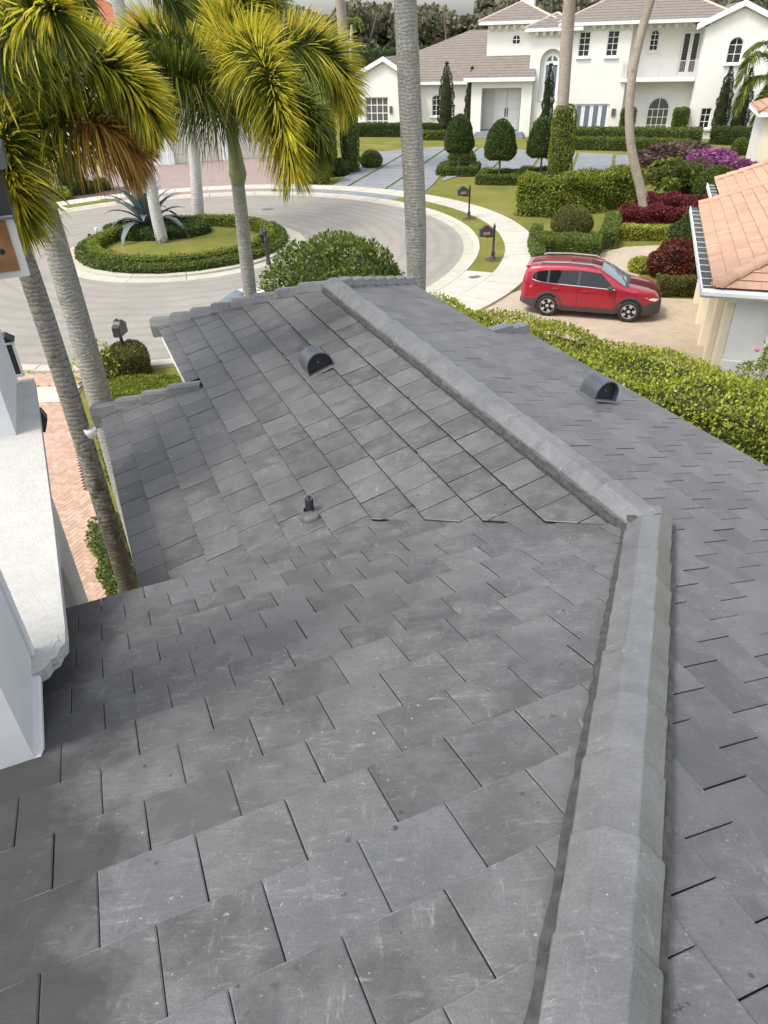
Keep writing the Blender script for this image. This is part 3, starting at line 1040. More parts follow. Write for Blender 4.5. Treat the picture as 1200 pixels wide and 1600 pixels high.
for k, (_, x, y, rot) in enumerate(spots):
    a = ang + rot * PI / 2
    if k < 300:
        o = obj('brick', BM, MAT['brick'], drive)
        o.location = (x, y, 0.02 + random.uniform(0, 0.003)); o.rotation_euler = (0, 0, a)
    else:
        c, s = math.cos(a), math.sin(a)
        dz = 0.02 + random.uniform(0, 0.003)
        rest.add([(x + px * c - py * s, y + px * s + py * c, dz + z) for px, py, z in m.v], m.f)
tag(rest.build('brick_field', MAT['brick'], drive), kind='stuff')
MB().cbox(-13.0, -8.62, 17.92, 19.0, 0.0, 0.055, 0.006).build('concrete_band', MAT['concrete'], drive)

# far rise of the golf course behind the houses
hx = np.linspace(-160, 200, 37); hy = np.linspace(96, 230, 18)
V = [(x, y, -0.5 + 5.6 * (1 / (1 + math.exp(-(y - 116) / 6.5))) + 0.4 * math.sin(x * 0.05)) for y in hy for x in hx]
Fq = [(j * 37 + i, j * 37 + i + 1, (j + 1) * 37 + i + 1, (j + 1) * 37 + i) for j in range(17) for i in range(36)]
tag(np_mesh('hill', V, Fq, MAT['grass_far'], smooth=True), kind='structure')
m = MB().lathe([(0.0, 0.012), (0.33, 0.012), (0.36, 0.0)], 24)
tag(m.build('manhole_cover', MAT['lead'], loc=(*(-6.17, 43.62), 0.006)), 'round grey manhole cover in the far road behind the island', 'manhole cover')
m = MB().box(-0.22, 0.22, -0.14, 0.14, 0, 0.012)
tag(m.build('meter_cover', MAT['lead'], loc=(*(3.92, 28.36), 0.106), rz=0.4), 'small dark rectangular meter cover set in the concrete apron', 'meter cover')


# ------------------------------------------------------------------ vegetation
def lm(name, *c, **k): MAT[name] = leaf_mat(name, c, **k)


lm('leaf_dark', (0.024, 0.048, 0.010), (0.055, 0.095, 0.019), (0.115, 0.165, 0.038))
lm('leaf_mid', (0.042, 0.072, 0.012), (0.11, 0.158, 0.024), (0.215, 0.26, 0.052))
lm('leaf_lime', (0.11, 0.15, 0.015), (0.36, 0.40, 0.045), (0.66, 0.65, 0.13), trans=0.45)
lm('leaf_bright', (0.06, 0.10, 0.013), (0.19, 0.235, 0.028), (0.38, 0.39, 0.06), trans=0.35)
lm('leaf_olive', (0.06, 0.062, 0.012), (0.13, 0.128, 0.028), (0.22, 0.20, 0.055))
lm('leaf_cypress', (0.02, 0.03, 0.012), (0.045, 0.06, 0.02), (0.085, 0.098, 0.035))
lm('leaf_red', (0.05, 0.008, 0.012), (0.15, 0.02, 0.026), (0.27, 0.06, 0.045))
lm('leaf_maroon', (0.04, 0.014, 0.01), (0.13, 0.03, 0.018), (0.25, 0.07, 0.035))
lm('leaf_magenta', (0.12, 0.06, 0.06), (0.30, 0.07, 0.23), (0.46, 0.20, 0.40))
lm('leaf_brown', (0.08, 0.05, 0.035), (0.17, 0.115, 0.085), (0.28, 0.19, 0.17))
lm('leaf_wood', (0.08, 0.082, 0.046), (0.16, 0.157, 0.094), (0.27, 0.255, 0.17), trans=0.25)
lm('palm_gold', (0.14, 0.16, 0.012), (0.58, 0.54, 0.04), (0.90, 0.76, 0.12), trans=0.5, rough=0.4)
lm('palm_green', (0.03, 0.05, 0.010), (0.11, 0.15, 0.025), (0.30, 0.33, 0.05), trans=0.4, rough=0.4)
lm('palm_rust', (0.16, 0.07, 0.025), (0.40, 0.21, 0.045), (0.56, 0.38, 0.09), trans=0.35)
lm('palm_dead', (0.05, 0.025, 0.018), (0.11, 0.055, 0.035), (0.20, 0.11, 0.07), trans=0.15)
lm('agave', (0.07, 0.10, 0.095), (0.105, 0.14, 0.135), (0.16, 0.20, 0.185), trans=0.05)
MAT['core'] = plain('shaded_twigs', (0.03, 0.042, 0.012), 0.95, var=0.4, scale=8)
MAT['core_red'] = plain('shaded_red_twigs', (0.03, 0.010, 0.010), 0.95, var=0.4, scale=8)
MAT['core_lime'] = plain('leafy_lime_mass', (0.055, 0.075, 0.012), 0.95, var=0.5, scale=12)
MAT['stem'] = plain('grey_brown_stem', (0.16, 0.12, 0.09), 0.9, var=0.3, scale=12)


def tri_sample(V, F, n):
    V = np.asarray(V, float)
    T = []
    for f in F:
        for k in range(1, len(f) - 1): T.append((f[0], f[k], f[k + 1]))
    T = np.asarray(T)
    a, b, c = V[T[:, 0]], V[T[:, 1]], V[T[:, 2]]
    nr = np.cross(b - a, c - a)
    ar = np.linalg.norm(nr, axis=1) + 1e-12
    i = rng.choice(len(T), n, p=ar / ar.sum())
    u, v = rng.random(n), rng.random(n)
    s = u + v > 1
    u[s], v[s] = 1 - u[s], 1 - v[s]
    P = a[i] + (b - a)[i] * u[:, None] + (c - a)[i] * v[:, None]
    return P, (nr / ar[:, None])[i]


def leaf_geo(P, Nn, size, asp=0.5, spread=0.9, up=0.25):
    n = len(P)
    A = Nn * 0.8 + rng.normal(0, spread, (n, 3)) * 0.75
    A[:, 2] += up
    A /= np.linalg.norm(A, axis=1)[:, None] + 1e-9
    B = np.cross(A, rng.normal(0, 1, (n, 3)) + Nn * 1.2)
    B /= np.linalg.norm(B, axis=1)[:, None] + 1e-9
    C = np.cross(A, B)
    L = (size * rng.uniform(0.65, 1.25, n))[:, None]
    W = L * asp * 0.5
    p0 = P - A * L * 0.3
    V = np.stack([p0, p0 + A * L * 0.5 + B * W + C * L * 0.08, p0 + A * L, p0 + A * L * 0.5 - B * W + C * L * 0.08], 1).reshape(-1, 3)
    Fq = np.arange(4 * n).reshape(-1, 4)
    return V, Fq


def bumps(P, amp, freq):
    return amp * (np.sin(P[:, 0] * freq + 1.3 * np.sin(P[:, 1] * freq * 0.7)) * 0.4 + np.sin(P[:, 1] * freq * 1.3 + P[:, 2] * freq) * 0.35 + np.sin(P[:, 2] * freq * 1.7 + P[:, 0] * 0.8 * freq) * 0.35)


def plant(name, label, cat, loc, geo, n, size, mat, group=None, core='core', depth=0.08, rough=0.05, freq=5.0, rz=0.0, parent=None, part='foliage', shrink=0.07, asp=0.5, spread=0.9, up=0.25):
    """leaves spread over and just under the surface of a shape, with a shaded twiggy mass inside"""
    V, F = geo
    root = parent or thing(name, label, cat, loc, rz, group)
    P, Nn = tri_sample(V, F, n)
    P = P + Nn * (bumps(P, rough, freq) - rng.random(len(P)) ** 1.5 * depth)[:, None] + rng.normal(0, size * 0.18, P.shape)
    P[:, 2] = np.maximum(P[:, 2], 0.01)
    LV, LF = leaf_geo(P, Nn, size, asp, spread, up)
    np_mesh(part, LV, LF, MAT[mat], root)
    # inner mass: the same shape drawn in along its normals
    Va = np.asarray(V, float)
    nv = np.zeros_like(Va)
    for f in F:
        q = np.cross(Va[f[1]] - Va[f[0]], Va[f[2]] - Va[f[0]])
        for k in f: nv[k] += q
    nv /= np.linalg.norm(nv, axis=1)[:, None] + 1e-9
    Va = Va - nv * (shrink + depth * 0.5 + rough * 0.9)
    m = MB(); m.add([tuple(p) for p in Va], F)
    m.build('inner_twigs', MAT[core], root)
    return root


def g_box(w, l, h, c=0.12):
    m = MB(); m.cbox(-w / 2, w / 2, -l / 2, l / 2, 0, h, c); return m.v, m.f


def g_lathe(prof, seg=20):
    m = MB(); m.lathe(prof, seg); return m.v, m.f


def g_ball(r, h=None, z0=0.0, flat=0.25):
    h = h or 2 * r
    prof = [(r * math.sin(PI * (flat + (1 - flat) * k / 9)), z0 + h * (1 - math.cos(PI * (flat + (1 - flat) * k / 9)) - (1 - math.cos(PI * flat))) / (1 + math.cos(PI * flat))) for k in range(10)]
    prof[-1] = (0.01, prof[-1][1])
    return g_lathe(prof)


def g_sweep(path, w, h, closed=False, top=0.8):
    """hedge of even width along a path; upright sides, slightly rounded top"""
    pts = [Vector((*p, 0)) for p in path]
    n = len(pts)
    vs, fs = [], []
    for i in range(n):
        if closed: t = pts[(i + 1) % n] - pts[i - 1]
        else: t = pts[min(i + 1, n - 1)] - pts[max(i - 1, 0)]
        t.normalize()
        s = Vector((t.y, -t.x, 0))
        for a, z in ((-0.5, 0), (-0.5, h * 0.88), (-0.5 * top, h), (0.5 * top, h), (0.5, h * 0.88), (0.5, 0)):
            q = pts[i] + s * (a * w); vs.append((q.x, q.y, z))
    for i in range(n if closed else n - 1):
        a, b = 6 * i, 6 * ((i + 1) % n)
        for j in range(5): fs.append((a + j, a + j + 1, b + j + 1, b + j))
    if not closed:
        fs.append((5, 4, 3, 2, 1, 0)); fs.append(tuple(6 * (n - 1) + k for k in range(6)))
    # face outwards
    v = np.asarray(vs); q = np.cross(v[fs[2][1]] - v[fs[2][0]], v[fs[2][2]] - v[fs[2][0]])
    if q[2] < 0: fs = [tuple(reversed(f)) for f in fs]
    return vs, fs


def center(path):
    cx = sum(p[0] for p in path) / len(path); cy = sum(p[1] for p in path) / len(path)
    return (cx, cy, 0), [(p[0] - cx, p[1] - cy) for p in path]


def dense(path, step=0.8):
    out = []
    for p, q in zip(path, path[1:]):
        k = max(1, int(math.hypot(q[0] - p[0], q[1] - p[1]) / step))
        out += [(p[0] + (q[0] - p[0]) * i / k, p[1] + (q[1] - p[1]) * i / k) for i in range(k)]
    return out + [path[-1]]


def hedge(label, path, w, h, n, size, mat, closed=False, **k):
    path = path if closed else dense(path)
    loc, rel = center(path)
    return plant('hedge', label, 'hedge', loc, g_sweep(rel, w, h, closed), n, size, mat, **k)


circ = lambda cx, cy, r, n=40, ry=None: [(cx + r * math.cos(2 * PI * k / n), cy + (ry or r) * math.sin(2 * PI * k / n)) for k in range(n)]

# ---- island
hedge('low dark green hedge ring at the outer rim of the round island', circ(-9.1, 35.1, 4.60), 0.58, 0.46, 20000, 0.10, 'leaf_mid', True)
hedge('taller yellow-green hedge ring inside the rim of the round island', circ(-9.1, 35.1, 4.08), 0.48, 0.68, 18000, 0.09, 'leaf_bright', True, core='core_lime')
plant('ground_cover', 'dark green clipped bed of low shrubs around the agave on the island', 'shrub bed', (-11.0, 37.75, 0.1),
      g_lathe([(2.2, 0.0), (2.2, 0.42), (1.9, 0.52), (0.01, 0.55)], 28), 16000, 0.10, 'leaf_dark').scale = (1.2, 0.72, 1)
# ---- hedge along the right of the roof
rh = [(0.75, 18.75), (3.2, 16.55), (5.4, 14.4), (7.3, 12.5), (10.2, 9.7)]
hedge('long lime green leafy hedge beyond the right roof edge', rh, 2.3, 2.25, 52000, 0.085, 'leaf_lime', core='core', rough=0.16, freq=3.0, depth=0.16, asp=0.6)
plant('shrub', 'loose green shrub with a pink flower by the grey garage wall', 'shrub', (9.15, 15.0, 0), g_ball(0.85, 2.35), 3200, 0.09, 'leaf_bright', rough=0.4, freq=4, depth=0.3)
m = MB().lathe([(0.0, -0.03), (0.05, 0.0), (0.07, 0.03), (0.0, 0.02)], 8)
tag(m.build('flower', plain('pink_petal', (0.6, 0.12, 0.2), 0.6), loc=(8.35, 14.7, 2.2)), 'single pink flower on the shrub by the grey garage wall', 'flower')
# ---- tree behind the gable
t = plant('shrub_tree', 'round dark green shrubby tree right behind the far gable of the roof', 'tree', (-1.05, 19.2, 0), g_ball(1.85, 2.4, 1.5, 0.12), 13000, 0.12, 'leaf_mid', rough=0.3, freq=2.6, part='crown', depth=0.3)
MB().tube([(0, 0, 0), (0.05, 0, 0.9), (0, 0.05, 1.9)], [0.12, 0.09, 0.06]).build('trunk', MAT['stem'], t)
# ---- own front yard
plant('shrub', 'flat-topped round clipped shrub around the black mailbox post', 'shrub', (-7.45, 19.75, 0), g_lathe([(0.66, 0.0), (0.70, 0.5), (0.66, 0.78), (0.5, 0.86), (0.01, 0.88)]), 7000, 0.07, 'leaf_olive')
plant('shrub', 'sparse pale leafed shrub left of the round clipped shrub', 'shrub', (-8.15, 19.2, 0), g_ball(0.6, 1.25), 900, 0.09, 'leaf_lime', rough=0.2, core='stem', shrink=0.42)
plant('ground_cover', 'low bright green ground cover in front of the round clipped shrub', 'ground cover', (-6.5, 18.3, 0),
      g_lathe([(1.55, 0.0), (1.5, 0.2), (1.2, 0.32), (0.01, 0.36)], 24), 11000, 0.08, 'leaf_bright', rough=0.06).scale = (1.05, 0.55, 1)
hedge('narrow dark hedge between the brick drive and the palm trunks', [(-5.55, 11.5), (-4.9, 10.1), (-4.2, 8.6)], 0.6, 0.5, 5000, 0.07, 'leaf_mid', rough=0.12)
hedge('wide green bed below the left eave of the wing', [(-6.6, 16.6), (-5.6, 14.4), (-4.5, 12.2), (-3.6, 10.4)], 1.6, 0.35, 9000, 0.09, 'leaf_mid', rough=0.1)

# ---- right hand yards
hedge('loose bright green hedge behind the clipped ball on the lawn', [(7.9, 40.5), (9.2, 39.7), (12.0, 40.8), (14.4, 42.0)], 1.7, 1.85, 22000, 0.13, 'leaf_bright', rough=0.22, freq=3.2, depth=0.2)
plant('shrub', 'large clipped olive ball standing on the small lawn', 'shrub', (9.35, 35.1, 0), g_ball(0.98, 1.35), 9000, 0.075, 'leaf_olive')
hedge('broad flat clipped hedge behind the red car', [(7.35, 32.3), (8.6, 31.9), (9.75, 31.5)], 1.5, 0.72, 12000, 0.08, 'leaf_mid')
hedge('low clipped hedge beside the curved path, left of the ball', [(7.75, 35.2), (7.1, 32.6), (6.85, 30.2)], 0.55, 0.55, 6000, 0.08, 'leaf_mid')
hedge('clipped hedge joining the red beds right of the ball', [(10.3, 32.4), (10.8, 33.8), (11.6, 36.0)], 0.75, 0.75, 7000, 0.08, 'leaf_mid')
hedge('yellow-green clipped hedge at the back of the round brick court', [(11.2, 34.1), (12.6, 33.9), (14.2, 33.3)], 0.7, 0.62, 8000, 0.08, 'leaf_lime')
hedge('dark red croton hedge in front of the leaning palm trunk', [(12.0, 36.2), (13.6, 36.0), (15.5, 35.5)], 1.1, 0.9, 8000, 0.13, 'leaf_red', core='core_red', rough=0.15)
hedge('dark red croton bed behind the leaning palm trunk', [(13.9, 39.6), (15.2, 38.7), (16.6, 37.6)], 1.3, 0.95, 8000, 0.13, 'leaf_red', core='core_red', rough=0.15)
plant('shrub', 'maroon leafed bush at the near edge of the brick court', 'shrub', (11.75, 27.9, 0), g_ball(1.05, 1.3), 7000, 0.12, 'leaf_maroon', core='core_red', rough=0.2)
plant('shrub', 'tall dark green shrub against the terracotta eave', 'shrub', (13.0, 30.0, 0), g_ball(0.9, 2.0), 7000, 0.11, 'leaf_dark', rough=0.2)
plant('shrub', 'dark green shrub at the far end of the terracotta eave', 'shrub', (15.7, 34.0, 0), g_ball(0.8, 1.6), 4500, 0.11, 'leaf_dark', rough=0.2)
plant('shrub', 'small yellow-green cushion left of the maroon bush', 'shrub', (10.6, 28.7, 0), g_ball(0.5, 0.6), 2500, 0.08, 'leaf_lime')
hedge('low clipped hedge in front of the red car, at the end of the drive', [(10.25, 25.75), (11.2, 25.6), (12.6, 25.4)], 0.7, 0.65, 7000, 0.075, 'leaf_olive')
plant('bougainvillea', 'magenta flowering bougainvillea by the terracotta roof', 'flowering shrub', (20.6, 46.6, 0), g_ball(1.0, 1.9), 8000, 0.16, 'leaf_magenta', rough=0.34, freq=3.4, depth=0.25, core='core_red').scale = (2.1, 1.3, 1.0)
plant('shrub', 'dull reddish brown twiggy shrub behind the bougainvillea', 'shrub', (19.4, 49.5, 0), g_ball(1.0, 2.1), 8000, 0.16, 'leaf_brown', rough=0.2).scale = (2.6, 1.2, 1)
plant('shrub', 'mottled brown and green shrub under the bougainvillea', 'shrub', (18.8, 44.9, 0), g_ball(1.1, 1.6), 6000, 0.15, 'leaf_brown', rough=0.2)
plant('shrub', 'rounded green shrub beside the upper terracotta roof', 'shrub', (18.6, 41.2, 0), g_ball(1.15, 1.9), 6000, 0.12, 'leaf_mid')

# ---- far house garden
TOPI = [(5.97, 53.9), (8.2, 50.1), (11.0, 50.6)]
LAB = ['left', 'middle', 'right']
tprof = [(0.12, 1.32), (0.72, 1.36), (0.98, 1.6), (1.0, 1.95), (0.9, 2.5), (0.68, 3.1), (0.35, 3.5), (0.01, 3.65)]
for k, (x, y) in enumerate(TOPI):
    t = plant('topiary_tree', 'teardrop topiary tree, %s one of the three on the far lawn' % LAB[k], 'topiary tree', (x, y, 0), g_lathe(tprof), 11000, 0.115, 'leaf_dark', 'teardrop topiary trees', part='crown', rough=0.05)
    MB().tube([(0, 0, 0), (0.01, 0, 0.7), (0, 0, 1.4)], [0.075, 0.06, 0.06]).build('trunk', MAT['stem'], t)
for k, (x, y) in enumerate(TOPI):
    c = [Vector((x, y)) + FT * a + FN * b for a, b in ((-1.1, -1.1), (1.1, -1.1), (1.1, 1.1), (-1.1, 1.1))]
    pth = dense([(v.x, v.y) for v in c] + [(c[0].x, c[0].y)], 0.55)[:-1]
    loc, rel = center(pth)
    plant('hedge', 'low square hedge frame around the %s topiary tree' % LAB[k], 'hedge', loc, g_sweep(rel, 0.6, 0.58, True), 8000, 0.10, 'leaf_mid', 'square hedge frames')
plant('shrub', 'clipped green ball behind the left topiary tree', 'shrub', (6.5, 56.6, 0), g_ball(1.0, 1.35), 5000, 0.11, 'leaf_mid')
plant('shrub', 'clipped green ball at the left edge of the grey slab drive', 'shrub', (-0.1, 57.9, 0), g_ball(0.82, 1.15), 4500, 0.11, 'leaf_mid')
plant('shrub', 'clipped ball shrub right of the white entrance porch', 'shrub', (15.3, 70.6, 0), g_ball(1.0, 1.9), 4500, 0.13, 'leaf_mid')
plant('hedge', 'tall cube of clipped hedge beside the pink drive', 'hedge', (-3.85, 51.9, 0), g_box(1.7, 1.7, 2.5), 11000, 0.11, 'leaf_bright', rz=-0.1)
plant('hedge', 'higher block of clipped hedge behind the cube beside the pink drive', 'hedge', (-3.6, 55.2, 0), g_box(1.9, 2.6, 4.3), 15000, 0.12, 'leaf_bright', rz=-0.1)
plant('shrub', 'dark small shrub between the hedge block and the vine-clad trunk', 'shrub', (-2.3, 54.6, 0), g_ball(0.6, 1.1), 3000, 0.11, 'leaf_dark')
hedge('low dark hedge under the grid window of the left white gable', [(-1.3, 77.5), (2.6, 76.3), (6.6, 74.9)], 1.0, 1.1, 9000, 0.14, 'leaf_dark')
hedge('low hedge in front of the curved wall left of the porch', [(4.2, 73.4), (8.0, 72.3)], 0.9, 0.7, 5000, 0.14, 'leaf_mid')
hedge('front row of the long low hedge below the mansion', [(14.2, 65.0), (18.5, 63.2), (24.5, 60.3)], 1.2, 0.85, 14000, 0.13, 'leaf_mid')
hedge('back row of the long low hedge below the mansion', [(15.5, 68.6), (19.5, 67.3), (27.0, 64.6)], 1.4, 1.15, 14000, 0.13, 'leaf_mid')
for k, (px, py) in enumerate(((22.35, 69.6), (26.3, 67.9))):
    plant('hedge', ['left', 'right'][k] + ' clipped cube flanking the arched ground floor window', 'hedge', (px, py, 0), g_box(1.2, 1.1, 2.35), 5000, 0.13, 'leaf_mid', 'cubes at the arched window', rz=FPH)


def cypress(label, x, y, h, r, n=6500, size=0.13, mat='leaf_cypress'):
    prof = [(r * 0.55, 0.1), (r * 0.9, h * 0.12), (r, h * 0.3), (r * 0.9, h * 0.55), (r * 0.62, h * 0.78), (r * 0.28, h * 0.93), (0.01, h)]
    t = plant('cypress_tree', label, 'cypress', (x, y, 0), g_lathe(prof, 16), n, size, mat, 'slender cypress trees at the mansion', rough=0.12, freq=4.5, part='crown', asp=0.35, spread=0.5, up=1.2)
    MB().tube([(0, 0, 0), (0, 0, h * 0.5)], [0.1, 0.05], 6).build('trunk', MAT['stem'], t)


cypress('tall dark cypress at the curved wall left of the porch', 7.1, 76.6, 6.0, 0.8)
cypress('narrow cypress next to the left porch pillar', 9.35, 75.6, 5.6, 0.62)
cypress('thin cypress half hidden behind the vine-clad palm trunk', 14.9, 68.2, 5.9, 0.5)
for k, (u, hh) in enumerate(((29.0, 5.4), (30.1, 5.3), (31.3, 5.0))):
    cypress(['leftmost', 'middle', 'rightmost'][k] + ' of the three cypresses in front of the right gable', u, [66.2, 65.0, 63.6][k], hh, 0.62)
hedge('dark hedge at the feet of the three cypresses', [(28.0, 64.8), (33.5, 61.0)], 1.5, 1.2, 8000, 0.14, 'leaf_dark')
plant('shrub', 'small clipped ball by the low wall at the right', 'shrub', (27.6, 58.4, 0), g_ball(0.7, 1.1), 3000, 0.12, 'leaf_mid')
# bed beyond the turning circle at the left
plant('shrub', 'dark rounded column shrub in the mulch bed at the left', 'shrub', (*(-19.64, 50.47), 0), g_lathe([(0.75, 0), (0.85, 0.5), (0.75, 1.4), (0.45, 2.1), (0.01, 2.4)]), 6000, 0.12, 'leaf_dark')
for k, (u, v, lab) in enumerate(((98, 312, 'spiky lime green tuft at the left end of the mulch bed'), (140, 302, 'small green tuft in the middle of the mulch bed'), (160, 298, 'dark green tuft right of the column shrub in the mulch bed'))):
    gx = [(-19.88, 48.77), (-18.82, 50.78), (-18.22, 51.60)][k]
    plant('shrub', lab, 'shrub', (*gx, 0), g_ball(0.55, 0.75), 2200, 0.16, ['leaf_lime', 'leaf_mid', 'leaf_dark'][k], asp=0.25)
hedge('dark low hedge in front of the white house at far left', [(-30.12, 68.97), (-27.84, 70.43)], 1.0, 0.9, 4000, 0.14, 'leaf_dark')


# ---- agave
ag = thing('agave', 'large blue-grey agave with sword leaves on the round island', 'agave', (-11.35, 37.6, 0.40))
r = random.Random(3)
for k in range(36):
    a = k * 2.399
    el = math.radians(86 - 78 * (k / 36) ** 1.1)
    L = 2.35 * r.uniform(0.85, 1.1)
    dirh = Vector((math.cos(a), math.sin(a), 0))
    sd_ = Vector((-math.sin(a), math.cos(a), 0))
    vs, fs = [], []
    for i in range(7):
        s = i / 6
        w = 0.20 * (0.7 + 0.9 * s) * (1 - s ** 2.6) + 0.004
        bend = el - s * s * math.radians(22 if k < 24 else 45)
        p = dirh * (0.10 + L * s * math.cos(bend)) + Vector((0, 0, 0.15 + L * s * math.sin(bend)))
        vs += [p - sd_ * w + Vector((0, 0, 0.045 * w * 8)), p, p + sd_ * w + Vector((0, 0, 0.045 * w * 8))]
    for i in range(6):
        for j in range(2): fs.append((3 * i + j, 3 * i + j + 1, 3 * i + 4 + j, 3 * i + 3 + j))
    MB().add(vs, fs).build('leaf', MAT['agave'], ag, smooth=True)


# ---- palms
def bark(name, c0, c1, ring, ring_scale, lichen, moss=False):
    t = NT(name)
    p = t.objco()
    c = t.ramp(t.noise(p, 6, 6, 0.7, (1, 1, 0.5)), [(0.3, c0), (0.7, c1)])
    wv = t.new('ShaderNodeTexWave', wave_type='BANDS', bands_direction='Z')
    wv.inputs['Scale'].default_value = ring_scale; wv.inputs['Distortion'].default_value = 9.0
    wv.inputs['Detail'].default_value = 4; wv.inputs['Detail Scale'].default_value = 1.0
    t.link(p, wv.inputs['Vector'])
    c = t.mix(t.ramp(wv.outputs['Fac'], [(0.0, 0.65), (0.15, 0.0)]), c, ring)
    c = t.mix(t.ramp(t.noise(p, 18, 5, 0.75), [(0.52, 0.0), (0.62, 0.7)]), c, lichen)
    c = t.mix(t.ramp(t.noise(p, 3.0, 5, 0.75), [(0.56, 0.0), (0.70, 0.7)]), c, ring)
    if moss:
        # dark lichen that has crept up the lower trunk
        sx = t.new('ShaderNodeSeparateXYZ'); t.link(p, sx.inputs[0])
        hgt = t.math('MULTIPLY', t.math('SUBTRACT', moss, sx.outputs['Z']), 0.11 if moss > 3 else 0.3)
        f = t.math('ADD', t.noise(p, 7, 6, 0.75), hgt)
        c = t.mix(t.ramp(f, [(0.60, 0.0), (0.75, 0.85)]), c, (0.075, 0.06, 0.035))
    t.bump(wv.outputs['Fac'], 0.35, 0.012)
    return t.done(c, 0.92, 0, 0.2)


MAT['bark_ring'] = bark('ringed_palm_bark', (0.21, 0.19, 0.165), (0.33, 0.31, 0.275), (0.05, 0.04, 0.032), 5.2, (0.36, 0.35, 0.32), 5.0)
MAT['bark_grey'] = bark('grey_palm_bark', (0.24, 0.23, 0.21), (0.34, 0.33, 0.305), (0.15, 0.14, 0.125), 5.5, (0.46, 0.45, 0.42))
MAT['bark_pale'] = bark('pale_palm_bark', (0.40, 0.39, 0.36), (0.56, 0.55, 0.52), (0.22, 0.20, 0.17), 3.0, (0.62, 0.62, 0.60), 0.9)
MAT['bark_warm'] = bark('warm_palm_bark', (0.30, 0.25, 0.20), (0.42, 0.37, 0.30), (0.16, 0.13, 0.10), 3.4, (0.46, 0.43, 0.37))
MAT['shaft'] = plain('green_crownshaft', (0.22, 0.25, 0.10), 0.45, var=0.25, scale=3)


def smooth_path(pts, n):
    pts = [Vector(p) for p in pts]
    P = [pts[0] * 2 - pts[1]] + pts + [pts[-1] * 2 - pts[-2]]
    out = []
    for i in range(n + 1):
        u = i / n * (len(pts) - 1)
        k = min(int(u), len(pts) - 2); f = u - k
        a, b, c, d = P[k], P[k + 1], P[k + 2], P[k + 3]
        out.append(0.5 * ((2 * b) + (c - a) * f + (2 * a - 5 * b + 4 * c - d) * f * f + (3 * b - a - 3 * c + d) * f ** 3))
    return out


def trunk(root, pts, radii, mat, n=90, ring=0.02, seg=18, name='trunk'):
    base = Vector(root.location)
    path = smooth_path([Vector(p) - base for p in pts], n)
    rr = []
    for i in range(n + 1):
        u = i / n * (len(radii) - 1); k = min(int(u), len(radii) - 2); f = u - k
        q = radii[k] * (1 - f) + radii[k + 1] * f
        rr.append(q * (1 + ring * (1 if i % 2 else -1) * (0.6 + 0.4 * math.sin(i * 1.7))))
    m = MB(); m.tube(path, rr, seg)
    return m.build(name, mat, root, smooth=True)


